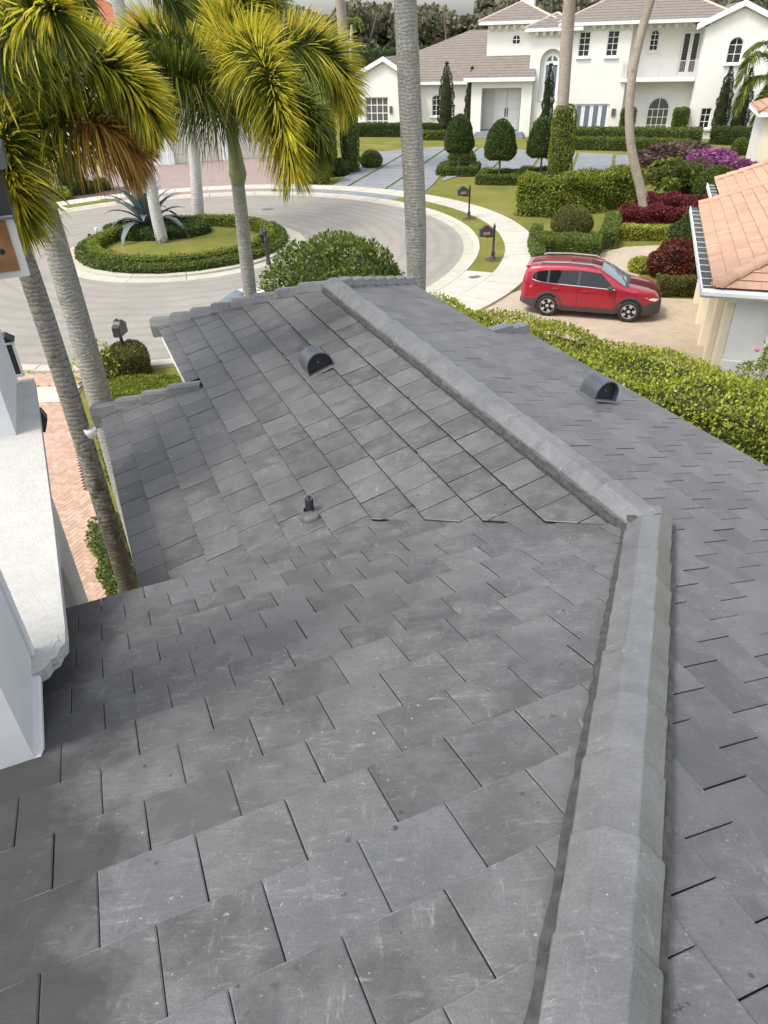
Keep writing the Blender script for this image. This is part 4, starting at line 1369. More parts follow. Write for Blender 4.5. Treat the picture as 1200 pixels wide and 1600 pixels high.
def frond(root, pts, leaf, n, mats, width=0.018, droop=0.28, kind='fox', tip=None, seed=0, keep=1.0, lean=0.30):
    """feather leaf: a curved rib with many narrow leaflets; mats = (rib, leaflets[, tip leaflets])"""
    rg = np.random.default_rng(seed + 11)
    if kind == 'fox': n = int(n * 1.3)
    base = Vector(root.location)
    path = smooth_path([Vector(p) - base for p in pts], 40)
    C = np.array([tuple(p) for p in path])
    T = np.gradient(C, axis=0); T /= np.linalg.norm(T, axis=1)[:, None]
    s = rg.random(n) ** 0.9 * 0.95 + 0.05
    idx = s * 40; k = np.minimum(idx.astype(int), 39); f = (idx - k)[:, None]
    P = C[k] * (1 - f) + C[k + 1] * f
    Tt = T[k]
    upv = np.array([0, 0, 1.0])
    S = np.cross(Tt, upv); S /= np.linalg.norm(S, axis=1)[:, None] + 1e-9
    Up = np.cross(S, Tt)
    if kind == 'fox':
        # two loose ranks: one standing on the rib, one hanging to both sides
        pick = rg.random(n)
        ang = np.where(pick < 0.5, rg.normal(PI / 2, 0.55, n), np.where(pick < 0.75, rg.normal(-0.7, 0.45, n), rg.normal(PI + 0.7, 0.45, n)))
    else: ang = np.where(rg.random(n) < 0.5, rg.normal(0.35, 0.22, n), PI - rg.normal(0.35, 0.22, n))
    R = S * np.cos(ang)[:, None] + Up * np.sin(ang)[:, None]
    prof = np.sin(PI * np.clip(0.12 + 0.86 * s, 0, 1)) ** 0.55
    L = (leaf * (0.45 + 0.55 * prof) * rg.uniform(0.75, 1.12, n))[:, None]
    D = R * 1.0 + Tt * (lean + 1.3 * s[:, None] ** 3) + rg.normal(0, 0.10, (n, 3))
    D /= np.linalg.norm(D, axis=1)[:, None]
    B = np.cross(D, Tt + rg.normal(0, 0.5, (n, 3))); B /= np.linalg.norm(B, axis=1)[:, None] + 1e-9
    W = (width * rg.uniform(0.7, 1.15, n))[:, None]
    # leaflets standing up stay stiff, the hanging ones give way
    droop = (droop * np.where(R[:, 2] > 0.2, 0.45, 1.2))[:, None] if kind == 'fox' else droop
    g = np.array([0, 0, -1.0])
    p1 = P + D * L * 0.45 + g * L * droop * 0.10
    p2 = P + D * L * 0.85 + g * L * droop * 0.42
    p3 = P + D * L * 1.0 + g * L * droop * 0.72
    V = np.stack([P - B * W * 0.3, P + B * W * 0.3, p1 - B * W * 0.5, p1 + B * W * 0.5, p2 - B * W * 0.33, p2 + B * W * 0.33, p3 - B * W * 0.05, p3 + B * W * 0.05], 1).reshape(-1, 3)
    o = (np.arange(n) * 8)[:, None, None]
    Fq = (np.array([[0, 1, 3, 2], [2, 3, 5, 4], [4, 5, 7, 6]])[None] + o).reshape(-1, 4)
    mi = np.ones(n, int)
    # sunlit gold above and shaded green on hanging leaflets, painted into the colour
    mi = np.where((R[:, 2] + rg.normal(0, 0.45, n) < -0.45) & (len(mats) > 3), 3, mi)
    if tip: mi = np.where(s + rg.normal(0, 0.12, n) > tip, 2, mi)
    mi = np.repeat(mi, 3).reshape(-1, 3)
    if len(mats) > 3: mi[:, 0] = np.where(mi[:, 0] == 1, 3, mi[:, 0])     # green shade painted at the rib, sunlit gold towards the tip
    mi = mi.ravel()
    m = MB(); m.tube(path, [0.022 * (1 - 0.75 * i / 40) * (leaf / 0.5) for i in range(41)], 6)
    rv = np.array(m.v); rf = [q for q in m.f if len(q) == 4]
    V2 = np.concatenate([rv, V]); F2 = np.concatenate([np.array(rf), Fq + len(rv)])
    return np_mesh('frond', V2, F2, [MAT[q] for q in mats], root, np.concatenate([np.zeros(len(rf), int), mi]))


# foxtail palm at the left, close to the house
B1 = (-3.63, 7.63, 0.0)
p1 = thing('palm_tree', 'near foxtail palm with dark ringed trunk at the left, golden fronds', 'palm tree', B1)
trunk(p1, [B1, (-3.62, 7.63, 3.0), (-3.64, 7.62, 5.6), (-3.70, 7.60, 7.2)], [0.135, 0.122, 0.112, 0.10], MAT['bark_ring'], 130, 0.006)
c1 = (-3.58, 7.60, 7.75)
trunk(p1, [(-3.70, 7.60, 7.2), c1], [0.10, 0.06], MAT['shaft'], 12, 0, name='crownshaft')
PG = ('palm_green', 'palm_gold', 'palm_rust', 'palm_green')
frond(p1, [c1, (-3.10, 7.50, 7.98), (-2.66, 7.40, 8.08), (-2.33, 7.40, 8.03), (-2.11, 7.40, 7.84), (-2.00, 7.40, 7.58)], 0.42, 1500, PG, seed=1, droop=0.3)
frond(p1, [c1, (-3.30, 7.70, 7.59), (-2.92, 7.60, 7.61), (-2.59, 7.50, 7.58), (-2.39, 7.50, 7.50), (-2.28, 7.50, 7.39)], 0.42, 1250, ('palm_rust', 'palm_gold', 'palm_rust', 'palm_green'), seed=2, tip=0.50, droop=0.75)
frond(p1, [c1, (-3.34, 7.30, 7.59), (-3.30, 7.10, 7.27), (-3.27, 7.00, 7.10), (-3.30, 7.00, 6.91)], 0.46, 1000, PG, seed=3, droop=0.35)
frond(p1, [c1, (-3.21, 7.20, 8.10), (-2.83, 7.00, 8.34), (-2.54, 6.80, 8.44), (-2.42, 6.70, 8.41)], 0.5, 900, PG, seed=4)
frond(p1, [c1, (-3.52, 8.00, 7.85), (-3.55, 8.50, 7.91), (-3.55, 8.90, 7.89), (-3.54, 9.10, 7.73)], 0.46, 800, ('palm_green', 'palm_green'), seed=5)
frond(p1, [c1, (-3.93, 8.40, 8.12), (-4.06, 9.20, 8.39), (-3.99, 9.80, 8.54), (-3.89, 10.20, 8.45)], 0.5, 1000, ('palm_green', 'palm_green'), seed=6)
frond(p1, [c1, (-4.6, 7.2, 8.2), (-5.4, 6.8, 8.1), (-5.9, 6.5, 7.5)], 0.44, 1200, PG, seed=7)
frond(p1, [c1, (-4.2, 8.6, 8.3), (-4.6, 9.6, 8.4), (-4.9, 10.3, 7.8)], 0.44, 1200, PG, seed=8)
for k, (ang_, z_) in enumerate(((0.3, 6.9), (2.0, 6.6))):
    pass
sp_ = MB().lathe([(0.0, -0.05), (0.05, -0.05), (0.075, 0.02), (0.08, 0.07), (0.06, 0.07), (0.0, 0.0)], 14)
tag(sp_.build('spotlight', MAT['white_paint'], loc=(-3.48, 7.58, 4.33), smooth=True), 'small white spotlight fixed to the ringed palm trunk', 'spotlight')

B1b = (-4.34, 10.08, 4.89)
B1b = (B1b[0], B1b[1], 0.0)
p1b = thing('palm_tree', 'grey palm trunk standing just behind the dark ringed trunk at the left', 'palm tree', B1b)
trunk(p1b, [B1b, (B1b[0], B1b[1], 3.0), (B1b[0] - 0.02, B1b[1], 5.5), (B1b[0] - 0.08, B1b[1], 8.4)], [0.20, 0.185, 0.17, 0.14], MAT['bark_grey'], 110, 0.003)
for k in range(6):
    a = k * 1.05 + 0.3
    q = Vector((B1b[0] - 0.08, B1b[1], 8.4))
    frond(p1b, [q, q + Vector((math.cos(a) * 0.8, math.sin(a) * 0.8, 0.9)), q + Vector((math.cos(a) * 1.7, math.sin(a) * 1.7, 0.8)), q + Vector((math.cos(a) * 2.2, math.sin(a) * 2.2, 0.1))], 0.44, 900, ('palm_green', 'palm_green'), seed=20 + k)

# foxtail palm in the middle, behind the gable
B2 = (-2.42, 13.4, 0.0)
p2 = thing('palm_tree', 'foxtail palm with pale trunk, green crownshaft and golden fronds behind the gable', 'palm tree', B2)
t0 = (-2.36, 13.40, 6.10)
t1 = (-2.35, 13.40, 7.17)
trunk(p2, [B2, (-2.42, 13.4, 3.2), t0], [0.155, 0.138, 0.115], MAT['bark_grey'], 110, 0.006)
tm = (-2.34, 13.40, 6.53)
trunk(p2, [t0, (-2.34, 13.40, 6.28), tm, t1], [0.115, 0.155, 0.125, 0.07], MAT['shaft'], 24, 0, name='crownshaft')
frond(p2, [t1, (-2.58, 13.20, 7.71), (-2.96, 13.00, 8.11), (-3.34, 12.90, 8.23), (-3.60, 12.90, 8.10)], 0.72, 1250, PG, seed=31, droop=0.5)
frond(p2, [t1, (-2.58, 12.80, 7.52), (-2.92, 12.50, 7.77), (-3.21, 12.30, 7.83), (-3.42, 12.20, 7.74)], 0.68, 1250, ('palm_green', 'palm_green', 'palm_gold'), seed=32, droop=0.9)
frond(p2, [t1, (-2.02, 12.80, 7.80), (-1.68, 12.20, 8.03), (-1.43, 11.70, 7.74), (-1.27, 11.40, 7.21), (-1.15, 11.20, 6.64)], 0.68, 1450, PG, seed=33, droop=0.4)
frond(p2, [t1, (-1.90, 13.50, 7.77), (-1.36, 13.60, 8.06), (-0.88, 13.70, 8.02), (-0.59, 13.80, 7.77), (-0.42, 13.80, 7.31)], 0.72, 1450, PG, seed=34, droop=0.4)
frond(p2, [t1, (-2.33, 13.70, 7.86), (-2.22, 13.90, 8.34), (-1.95, 14.00, 8.67), (-1.57, 14.00, 8.83)], 0.72, 1400, PG, seed=35)
frond(p2, [t1, (-2.50, 14.00, 7.77), (-2.69, 14.60, 8.31), (-2.96, 15.20, 8.69), (-3.25, 15.60, 8.80)], 0.72, 1200, ('palm_green', 'palm_green'), seed=36)
frond(p2, [t1, (-1.78, 12.70, 7.46), (-1.33, 12.20, 7.48), (-0.93, 11.80, 7.29), (-0.76, 11.60, 6.97)], 0.5, 1500, ('palm_green', 'palm_green'), seed=37, droop=0.8)
for k, (a, b) in enumerate((((-2.26, 13.40, 8.21), (-2.23, 13.40, 8.78)), ((-2.40, 13.40, 8.09), (-2.56, 13.40, 8.79)))):
    MB().tube([t1, a, b], [0.03, 0.022, 0.008], 6).build('spear_leaf', MAT['bark_grey'], p2)


def tall_palm(label, pts, radii, mat, fr, leaf=0.9, vine=None, top=True, seed=0, n=80, ring=0.002):
    base = (pts[0][0], pts[0][1], 0.0)
    t = thing('palm_tree', label, 'palm tree', base)
    trunk(t, [base] + list(pts[1:]), radii, mat, n, ring, 20)
    q = Vector(pts[-1])
    if top:
        trunk(t, [q, q + Vector((0, 0, 1.3))], [radii[-1] * 1.05, radii[-1] * 0.5], MAT['shaft'], 8, 0, name='crownshaft')
        q = q + Vector((0, 0, 1.25))
        for k in range(fr):
            a = 2 * PI * k / fr + seed
            h = Vector((math.cos(a), math.sin(a), 0))
            frond(t, [q, q + h * 1.0 + Vector((0, 0, 1.0)), q + h * 2.2 + Vector((0, 0, 0.9)), q + h * 3.1 + Vector((0, 0, -0.1))], leaf, 420, ('palm_green', 'palm_green'), width=0.06, seed=seed * 7 + k, kind='flat', droop=0.8)
    if vine:
        r0, hv, mt, nv = vine
        V, F = g_lathe([(r0, 0.0), (r0 * 1.05, hv * 0.4), (r0 * 0.95, hv * 0.9), (r0 * 0.7, hv), (0.01, hv)], 16)
        P, Nn = tri_sample(V, F, nv)
        P = P + Nn * bumps(P, 0.06, 4)[:, None]
        LV, LF = leaf_geo(P, Nn, 0.12)
        np_mesh('vine', LV, LF, MAT[mt], t)
        MB().lathe([(r0 * 0.85, 0.0), (r0 * 0.9, hv * 0.5), (r0 * 0.7, hv * 0.95), (0.01, hv * 0.97)], 14).build('vine_stems', MAT['core'], t)
    return t


Q = (0.78, 14.06, 5.77)
tall_palm('thick grey royal palm trunk rising in the middle, behind the roof', [(Q[0], Q[1], 0), (Q[0] + 0.01, Q[1], 2.2), (Q[0], Q[1], 5.0), (Q[0] - 0.12, Q[1], 7.6), (Q[0] - 0.3, Q[1], 11.5)], [0.165, 0.15, 0.20, 0.195, 0.16], MAT['bark_grey'], 7, 1.0, seed=1)
tall_palm('pale palm trunk beside the agave, nearer one on the round island', [(-10.35, 35.9, 0), (-10.37, 35.80, 2.11), (-10.18, 35.70, 4.78), (-10.15, 35.70, 7.66), (-10.22, 35.70, 10.17)], [0.30, 0.26, 0.24, 0.26, 0.26], MAT['bark_pale'], 7, seed=2)
tall_palm('pale speckled palm trunk at the back of the round island', [(-9.35, 39.7, 0), (-9.00, 39.70, 3.47), (-9.00, 39.70, 5.44), (-8.81, 39.70, 10.21)], [0.32, 0.27, 0.25, 0.24], MAT['bark_pale'], 7, seed=3)
tall_palm('vine-clad palm trunk beside the grey slab drive', [(-1.6, 56.0, 0), (-1.73, 56.00, 4.38), (-1.69, 56.00, 8.04), (-1.77, 56.00, 10.75)], [0.34, 0.33, 0.33, 0.30], MAT['bark_warm'], 7, vine=(0.62, 4.9, 'leaf_mid', 5000), seed=4)
tall_palm('palm trunk clad in bright vine in front of the mansion', [(11.8, 48.9, 0), (11.63, 48.90, 4.16), (11.48, 48.90, 7.71), (11.38, 48.90, 10.09)], [0.33, 0.34, 0.36, 0.34], MAT['bark_warm'], 7, vine=(0.72, 4.35, 'leaf_bright', 7000), seed=5)
tall_palm('slender bent palm trunk rising from the red croton beds', [(14.3, 39.0, 0), (13.72, 39.00, 1.27), (12.82, 39.00, 3.49), (12.45, 39.00, 5.69), (12.54, 39.00, 7.72), (12.87, 39.00, 9.73)], [0.36, 0.24, 0.21, 0.20, 0.20, 0.19], MAT['bark_warm'], 7, seed=6)
# feathery palm entering at the right edge
cq = (28.15, 56.00, 5.13)
pr = thing('palm_tree', 'green feathery palm reaching in at the right edge before the mansion', 'palm tree', (cq[0], cq[1], 0))
trunk(pr, [(cq[0], cq[1], 0), (cq[0], cq[1], 2.5), cq], [0.26, 0.2, 0.16], MAT['bark_warm'], 40, 0.01)
for k, pts in enumerate(([cq, (26.38, 55.50, 6.40), (25.26, 55.00, 6.08), (24.81, 55.00, 5.01)], [cq, (26.81, 55.20, 5.13), (25.41, 54.60, 4.83), (24.73, 54.30, 3.30)], [cq, (27.17, 56.00, 6.73), (26.32, 56.20, 7.00), (25.67, 56.40, 6.58)], [cq, (28.52, 56.00, 6.51), (29.88, 56.00, 6.30), (31.17, 56.00, 4.97)], [cq, (28.56, 55.00, 4.72), (29.60, 54.50, 3.60), (30.20, 54.30, 2.46)], [cq, (26.94, 54.60, 4.42), (26.21, 54.00, 3.73), (26.04, 53.80, 2.44)])):
    frond(pr, pts, 0.75, 420, ('palm_green', 'palm_green'), width=0.06, seed=60 + k, kind='flat', droop=0.9)

# bushy fan palm among the crotons
fb = thing('fan_palm', 'bushy green fan palm beside the bougainvillea', 'palm', (16.9, 43.0, 0))
r = random.Random(8)
for k in range(26):
    a = r.uniform(0, 2 * PI); hgt = r.uniform(0.7, 2.0); rad = r.uniform(0.5, 1.5)
    p = Vector((16.9 + math.cos(a) * rad, 43.0 + math.sin(a) * rad, hgt))
    frond(fb, [(16.9, 43.0, 0.2), (16.9 + math.cos(a) * rad * 0.5, 43.0 + math.sin(a) * rad * 0.5, hgt * 0.85), p, p + Vector((math.cos(a) * 0.5, math.sin(a) * 0.5, -0.25))], 0.5, 110, ('palm_green', ['leaf_bright', 'palm_green', 'leaf_mid'][k % 3]), width=0.07, seed=90 + k, kind='flat', droop=0.6)

# ---- far wood, hedge on the rise, small palm
def hill_z(x, y): return -0.5 + 5.6 * (1 / (1 + math.exp(-(y - 116) / 6.5))) + 0.4 * math.sin(x * 0.05)


wv_, wf_ = [], []
Pn, Nm = [], []
r = np.random.default_rng(12)
core = MB()
for k in range(210):
    x = r.uniform(-95, 130); y = r.uniform(134, 175)
    top = r.uniform(5.0, 7.4) + (2.0 if x > 25 else 0)
    z0 = 4.8
    rad = r.uniform(2.6, 4.6)
    for b in range(5):
        cx, cy = x + r.normal(0, 2.2), y + r.normal(0, 2.0)
        cz = z0 + top * r.uniform(0.12, 0.85); rr = rad * r.uniform(0.45, 0.8)
        n = 300
        d = r.normal(0, 1, (n, 3)); d /= np.linalg.norm(d, axis=1)[:, None]
        d[:, 2] *= 0.8
        Pn.append(np.array([cx, cy, cz]) + d * rr * r.uniform(0.75, 1.08, (n, 1))); Nm.append(d)
        v0 = [(cx + rr * 0.72 * math.sin(PI * i / 5) * math.cos(2 * PI * j / 8), cy + rr * 0.72 * math.sin(PI * i / 5) * math.sin(2 * PI * j / 8), cz - rr * 0.55 * math.cos(PI * i / 5)) for i in range(6) for j in range(8)]
        core.add(v0, [(i * 8 + j, i * 8 + (j + 1) % 8, (i + 1) * 8 + (j + 1) % 8, (i + 1) * 8 + j) for i in range(5) for j in range(8)])
V, Fq = leaf_geo(np.concatenate(Pn), np.concatenate(Nm), 0.95, 0.7)
wood = empty('woodland', (0, 0, 0))
tag(wood, 'dark belt of trees on the rise behind the houses', 'woodland', kind='stuff')
np_mesh('crowns', V, Fq, MAT['leaf_wood'], wood)
MAT['core_wood'] = plain('shaded_wood', (0.09, 0.09, 0.055), 0.95, var=0.5, scale=0.5)
core.build('inner_branches', MAT['core_wood'], wood)
tm_ = MB()
for k in range(18):
    x, y = r.uniform(-60, 80), r.uniform(132, 140)
    tm_.tube([(x, y, 4.5), (x + r.normal(0, 0.4), y, 7.5), (x + r.normal(0, 1.0), y, 11)], [0.22, 0.16, 0.1], 5)
tm_.build('trunks', MAT['stem'], wood)
lo, rel = center(dense([(-30, 126), (10, 127), (60, 126)], 3))
plant('hedge', 'dark clipped hedge along the top of the golf course rise', 'hedge', (lo[0], lo[1], 4.2), g_sweep(rel, 2.0, 2.2), 9000, 0.4, 'leaf_dark')
q = (-2.63, 120.00, 6.16)
sp = thing('palm_tree', 'tiny far palm on the golf course rise', 'palm tree', (q[0], q[1], 4.0))
trunk(sp, [(q[0], q[1], 4.0), (q[0], q[1], 6.5), (-2.27, 120.00, 9.45)], [0.28, 0.22, 0.2], MAT['bark_pale'], 12, 0, 8)
q = Vector((-2.27, 120.00, 9.45))
for k in range(9):
    a = k * 0.7; h = Vector((math.cos(a), math.sin(a), 0))
    frond(sp, [q, q + h * 0.6 + Vector((0, 0, 0.6)), q + h * 1.3 + Vector((0, 0, 0.2)), q + h * 1.6 + Vector((0, 0, -0.7))], 0.6, 60, ('palm_green', 'leaf_bright'), width=0.12, seed=140 + k, kind='flat')


# ------------------------------------------------------------------ buildings beyond the road
def roof_mat(name, c0, c1, line, step):
    """far tiled roof: courses run level, so their shadow lines follow the height"""
    t = NT(name)
    p = t.pos()
    sx = t.new('ShaderNodeSeparateXYZ'); t.link(p, sx.inputs[0])
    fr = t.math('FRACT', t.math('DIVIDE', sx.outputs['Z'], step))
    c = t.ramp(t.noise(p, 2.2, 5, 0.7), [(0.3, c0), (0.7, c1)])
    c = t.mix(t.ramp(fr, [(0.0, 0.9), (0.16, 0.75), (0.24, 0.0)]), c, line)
    c = t.mix(t.ramp(t.noise(p, 12, 3, 0.7), [(0.4, 0.3), (0.6, 0.0)]), c, line)
    t.bump(fr, 0.5, 0.05)
    return t.done(c, 0.85, 0, 0.2)


MAT['far_roof'] = roof_mat('brown_grey_roof_tiles', (0.205, 0.178, 0.155), (0.275, 0.243, 0.215), (0.085, 0.07, 0.06), 0.20)
MAT['red_roof'] = roof_mat('red_barrel_tiles', (0.36, 0.13, 0.07), (0.48, 0.20, 0.11), (0.18, 0.06, 0.035), 0.16)
MAT['glass'] = plain('dark_window_glass', (0.022, 0.024, 0.028), 0.12, var=0.3, spec=0.5)
MAT['glass_grey'] = plain('curtained_glass', (0.12, 0.115, 0.11), 0.2, var=0.15)
MAT['shutter_blue'] = plain('blue_grey_shutter', (0.13, 0.165, 0.21), 0.5, var=0.1)
MAT['far_white'] = plain('warm_white_stucco', (0.76, 0.745, 0.69), 0.9, var=0.03, scale=0.6)
MAT['trim_white'] = plain('bright_white_trim', (0.80, 0.80, 0.79), 0.6, var=0.03)
MAT['cream'] = plain('cream_stucco', (0.72, 0.645, 0.49), 0.85, var=0.05)
MAT['garage_door'] = plain('ivory_garage_door', (0.66, 0.63, 0.56), 0.6, var=0.03)
MAT['iron_white'] = plain('white_iron', (0.62, 0.60, 0.55), 0.5, var=0.05)


def panel(parent, name, x0, x1, z0, z1, y, openings=(), depth=0.25, mat=None, apex=None):
    """a wall facing -y with real openings (x0, x1, z0, z1, arch rise)"""
    m = MB()
    xs = sorted({x0, x1, *[o[0] for o in openings], *[o[1] for o in openings]})
    zs = sorted({z0, z1, *[o[2] for o in openings], *[o[3] for o in openings]})
    for a, b in zip(xs, xs[1:]):
        for c, d in zip(zs, zs[1:]):
            mx, mz = (a + b) / 2, (c + d) / 2
            if any(o[0] < mx < o[1] and o[2] < mz < o[3] for o in openings): continue
            m.add([(a, y, c), (b, y, c), (b, y, d), (a, y, d)], [(0, 1, 2, 3)])
    for o in openings:
        a, b, c, d = o[:4]; rise = o[4] if len(o) > 4 else 0
        yb = y + depth
        if rise:
            n = 14; cx = (a + b) / 2; hw = (b - a) / 2
            arc = [(cx - hw * math.cos(PI * k / n), d - rise + rise * math.sin(PI * k / n)) for k in range(n + 1)]
            for k in range(n):
                (xa, za), (xb, zb) = arc[k], arc[k + 1]
                m.add([(xa, y, za), (xb, y, zb), (xb, y, d), (xa, y, d)], [(0, 1, 2, 3)])
                m.add([(xa, y, za), (xa, yb, za), (xb, yb, zb), (xb, y, zb)], [(0, 1, 2, 3)])
            top = d - rise
        else:
            top = d
            m.add([(a, y, d), (a, yb, d), (b, yb, d), (b, y, d)], [(0, 1, 2, 3)])
        m.add([(a, y, c), (a, yb, c), (a, yb, top), (a, y, top)], [(0, 1, 2, 3)])
        m.add([(b, y, c), (b, y, top), (b, yb, top), (b, yb, c)], [(0, 1, 2, 3)])
        m.add([(a, y, c), (b, y, c), (b, yb, c), (a, yb, c)], [(0, 1, 2, 3)])
    if apex: m.add([(x0, y, z1), (x1, y, z1), apex], [(0, 1, 2)])
    return m.build(name, mat or MAT['far_white'], parent)


def window(parent, a, b, c, d, y, rise=0.0, cols=2, rows=4, glass='glass', bar=0.045, sill=True, name='window', slats=0):
    """frame set back in its opening, glass, glazing bars, sill"""
    n = 14; cx = (a + b) / 2; hw = (b - a) / 2
    w = empty(name, (0, 0, 0), 0, parent)
    if rise: out = [(a, c), (b, c)] + [(cx + hw * math.cos(PI * k / n), d - rise + rise * math.sin(PI * k / n)) for k in range(n + 1)]
    else: out = [(a, c), (b, c), (b, d), (a, d)]
    MB().add([(p[0], y + 0.02, p[1]) for p in out], [tuple(range(len(out)))]).build('pane', MAT[glass], w)
    f = MB()
    inn = [(cx + (p[0] - cx) * (1 - 2 * bar * 1.3 / (b - a)), (c + d) / 2 + (p[1] - (c + d) / 2) * (1 - 2 * bar * 1.3 / (d - c))) for p in out]
    k = len(out)
    f.add([(p[0], y - 0.03, p[1]) for p in out] + [(p[0], y - 0.03, p[1]) for p in inn] + [(p[0], y + 0.018, p[1]) for p in inn],
          [(i, (i + 1) % k, k + (i + 1) % k, k + i) for i in range(k)] + [(k + i, k + (i + 1) % k, 2 * k + (i + 1) % k, 2 * k + i) for i in range(k)])
    f.build('frame', MAT['trim_white'], w)
    g = MB()
    zt = d - rise if rise else d
    for i in range(1, cols):
        x = a + (b - a) * i / cols
        top = d - bar if not rise else (d - rise + rise * math.sqrt(max(0, 1 - ((x - cx) / hw) ** 2)) - bar if cols <= 2 or abs(x - cx) < 0.01 else zt)
        g.box(x - bar / 2, x + bar / 2, y - 0.02, y + 0.015, c + bar, top)
    for j in range(1, rows + (1 if rise else 0)):
        z = c + (zt - c) * j / rows
        g.box(a + bar, b - bar, y - 0.018, y + 0.014, z - bar / 2, z + bar / 2)
    if g.v: g.build('glazing_bars', MAT['trim_white'], w)
    if slats:
        q = MB()
        for j in range(slats):
            z = c + (zt - c) * (j + 0.5) / slats
            q.box(a + bar * 1.5, b - bar * 1.5, y + 0.003, y + 0.016, z - 0.012, z + 0.012)
        q.build('shutter_slats', MAT['glass_grey'], w)
    if sill: MB().cbox(a - 0.15, b + 0.15, y - 0.36, y - 0.02, c - 0.16, c - 0.002, 0.02).build('sill', MAT['trim_white'], w)
    return w


def hip_roof(parent, x0, x1, y0, y1, z, pitch, over=0.55, mat='far_roof', name='roof', fascia=0.28):
    x0, x1, y0, y1 = x0 - over, x1 + over, y0 - over, y1 + over
    w = min(x1 - x0, y1 - y0) / 2
    h = w * pitch
    if x1 - x0 > y1 - y0: a, b = (x0 + w, (y0 + y1) / 2, z + h), (x1 - w, (y0 + y1) / 2, z + h)
    else: a, b = ((x0 + x1) / 2, y0 + w, z + h), ((x0 + x1) / 2, y1 - w, z + h)
    c = [(x0, y0, z), (x1, y0, z), (x1, y1, z), (x0, y1, z)]
    m = MB()
    if x1 - x0 > y1 - y0: m.add(c + [a, b], [(0, 1, 5, 4), (1, 2, 5), (2, 3, 4, 5), (3, 0, 4)])
    else: m.add(c + [a, b], [(0, 1, 4), (1, 2, 5, 4), (2, 3, 5), (3, 0, 4, 5)])
    r_ = m.build(name, MAT[mat], parent)
    MB().box(x0 + 0.02, x1 - 0.02, y0 + 0.02, y1 - 0.02, z - fascia, z - 0.004).build('fascia', MAT['trim_white'], r_)
    hc = MB()
    pairs = ((c[0], a), (c[1], a if x1 - x0 <= y1 - y0 else b)) if True else ()
    for p, q in pairs: hc.tube([p, q], 0.09, 6)
    hc.tube([a, b], 0.09, 6) if (Vector(a) - Vector(b)).length > 0.2 else None
    hc.build('ridge_tiles', MAT['far_roof_cap' if mat == 'far_roof' else mat], r_)
    return r_


MAT['far_roof_cap'] = plain('pale_ridge_tile', (0.52, 0.44, 0.37), 0.85, var=0.1)
mansion = thing('mansion', 'large white two-storey mansion with brown-grey tile roofs across the road', 'house', (22.2, 71.2, 0), FPH)


def corbels(x0, x1, y, z, n):
    m = MB(); m.prism([(0, 0), (0, 0.42), (-0.42, 0.42), (-0.40, 0.22), (-0.25, 0.10), (-0.14, 0.0)], 'x', -0.13, 0.13)
    me = m.mesh('corbel')
    for k in range(n):
        obj('corbel', me, MAT['far_white'], mansion, (x0 + (x1 - x0) * (k + 0.5) / n, y, z))


def gable_roof(parent, x0, x1, y0, y1, z, xa, za, over_y=0.35, mat='far_roof'):
    """ridge runs along y; white rake boards on the front"""
    m = MB()
    m.add([(x0, y0 - over_y, z), (xa, y0 - over_y, za), (xa, y1, za), (x0, y1, z)], [(0, 3, 2, 1)])
    m.add([(x1, y0 - over_y, z), (xa, y0 - over_y, za), (xa, y1, za), (x1, y1, z)], [(0, 1, 2, 3)])
    r_ = m.build('roof', MAT[mat], parent)
    b = MB()
    for x in (x0, x1):
        b.add([(x, y0 - over_y - 0.03, z - 0.34), (xa, y0 - over_y - 0.03, za - 0.34), (xa, y0 - over_y - 0.03, za + 0.03), (x, y0 - over_y - 0.03, z + 0.03),
               (x, y0 - over_y + 0.12, z - 0.34), (xa, y0 - over_y + 0.12, za - 0.34), (xa, y0 - over_y + 0.12, za + 0.06), (x, y0 - over_y + 0.12, z + 0.06)],
              [(0, 1, 2, 3), (0, 4, 5, 1), (3, 2, 6, 7), (0, 3, 7, 4)])
    b.build('rake_board', MAT['trim_white'], r_)
    return r_


FW = MAT['far_white']
side = lambda x0, x1, y0, y1, z1, nm='wall': MB().add([(x0, y0, 0), (x0, y1, 0), (x1, y1, 0), (x1, y0, 0), (x0, y0, z1), (x0, y1, z1), (x1, y1, z1), (x1, y0, z1)], [(0, 4, 5, 1), (1, 5, 6, 2), (2, 6, 7, 3)]).build(nm, FW, mansion)
# left gable wing
panel(mansion, 'wall', -25.2, -20.6, 0, 4.85, 2.0, [(-24.42, -22.06, 0.36, 3.1)], apex=(-22.5, 2.0, 6.15))
side(-25.2, -20.6, 2.0, 14, 4.85)
window(mansion, -24.42, -22.06, 0.36, 3.1, 2.2, 0, 4, 4, 'glass_grey', 0.07)
gable_roof(mansion, -25.9, -19.65, 2.0, 14, 4.80, -22.4, 6.4)
MB().cbox(-21.9, -21.62, 1.86, 1.998, 1.75, 2.35, 0.02).build('sconce', MAT['glass_grey'], mansion)
# recessed single storey link with its long roof slope
panel(mansion, 'wall', -20.6, -13.0, 0, 4.2, 4.0, [(-18.1, -17.3, 1.3, 3.1, 0.4)])
window(mansion, -18.1, -17.3, 1.3, 3.1, 4.2, 0.4, 2, 3)
rl = MB().add([(-20.9, 3.45, 4.25), (-12.4, 3.45, 4.25), (-12.4, 12.2, 8.3), (-16.0, 12.2, 8.3), (-21.6, 8.2, 6.38)], [(0, 1, 2, 3, 4)]).build('roof', MAT['far_roof'], mansion)
MB().box(-19.8, -12.5, 3.42, 3.62, 4.0, 4.246).build('gutter', MAT['trim_white'], rl)
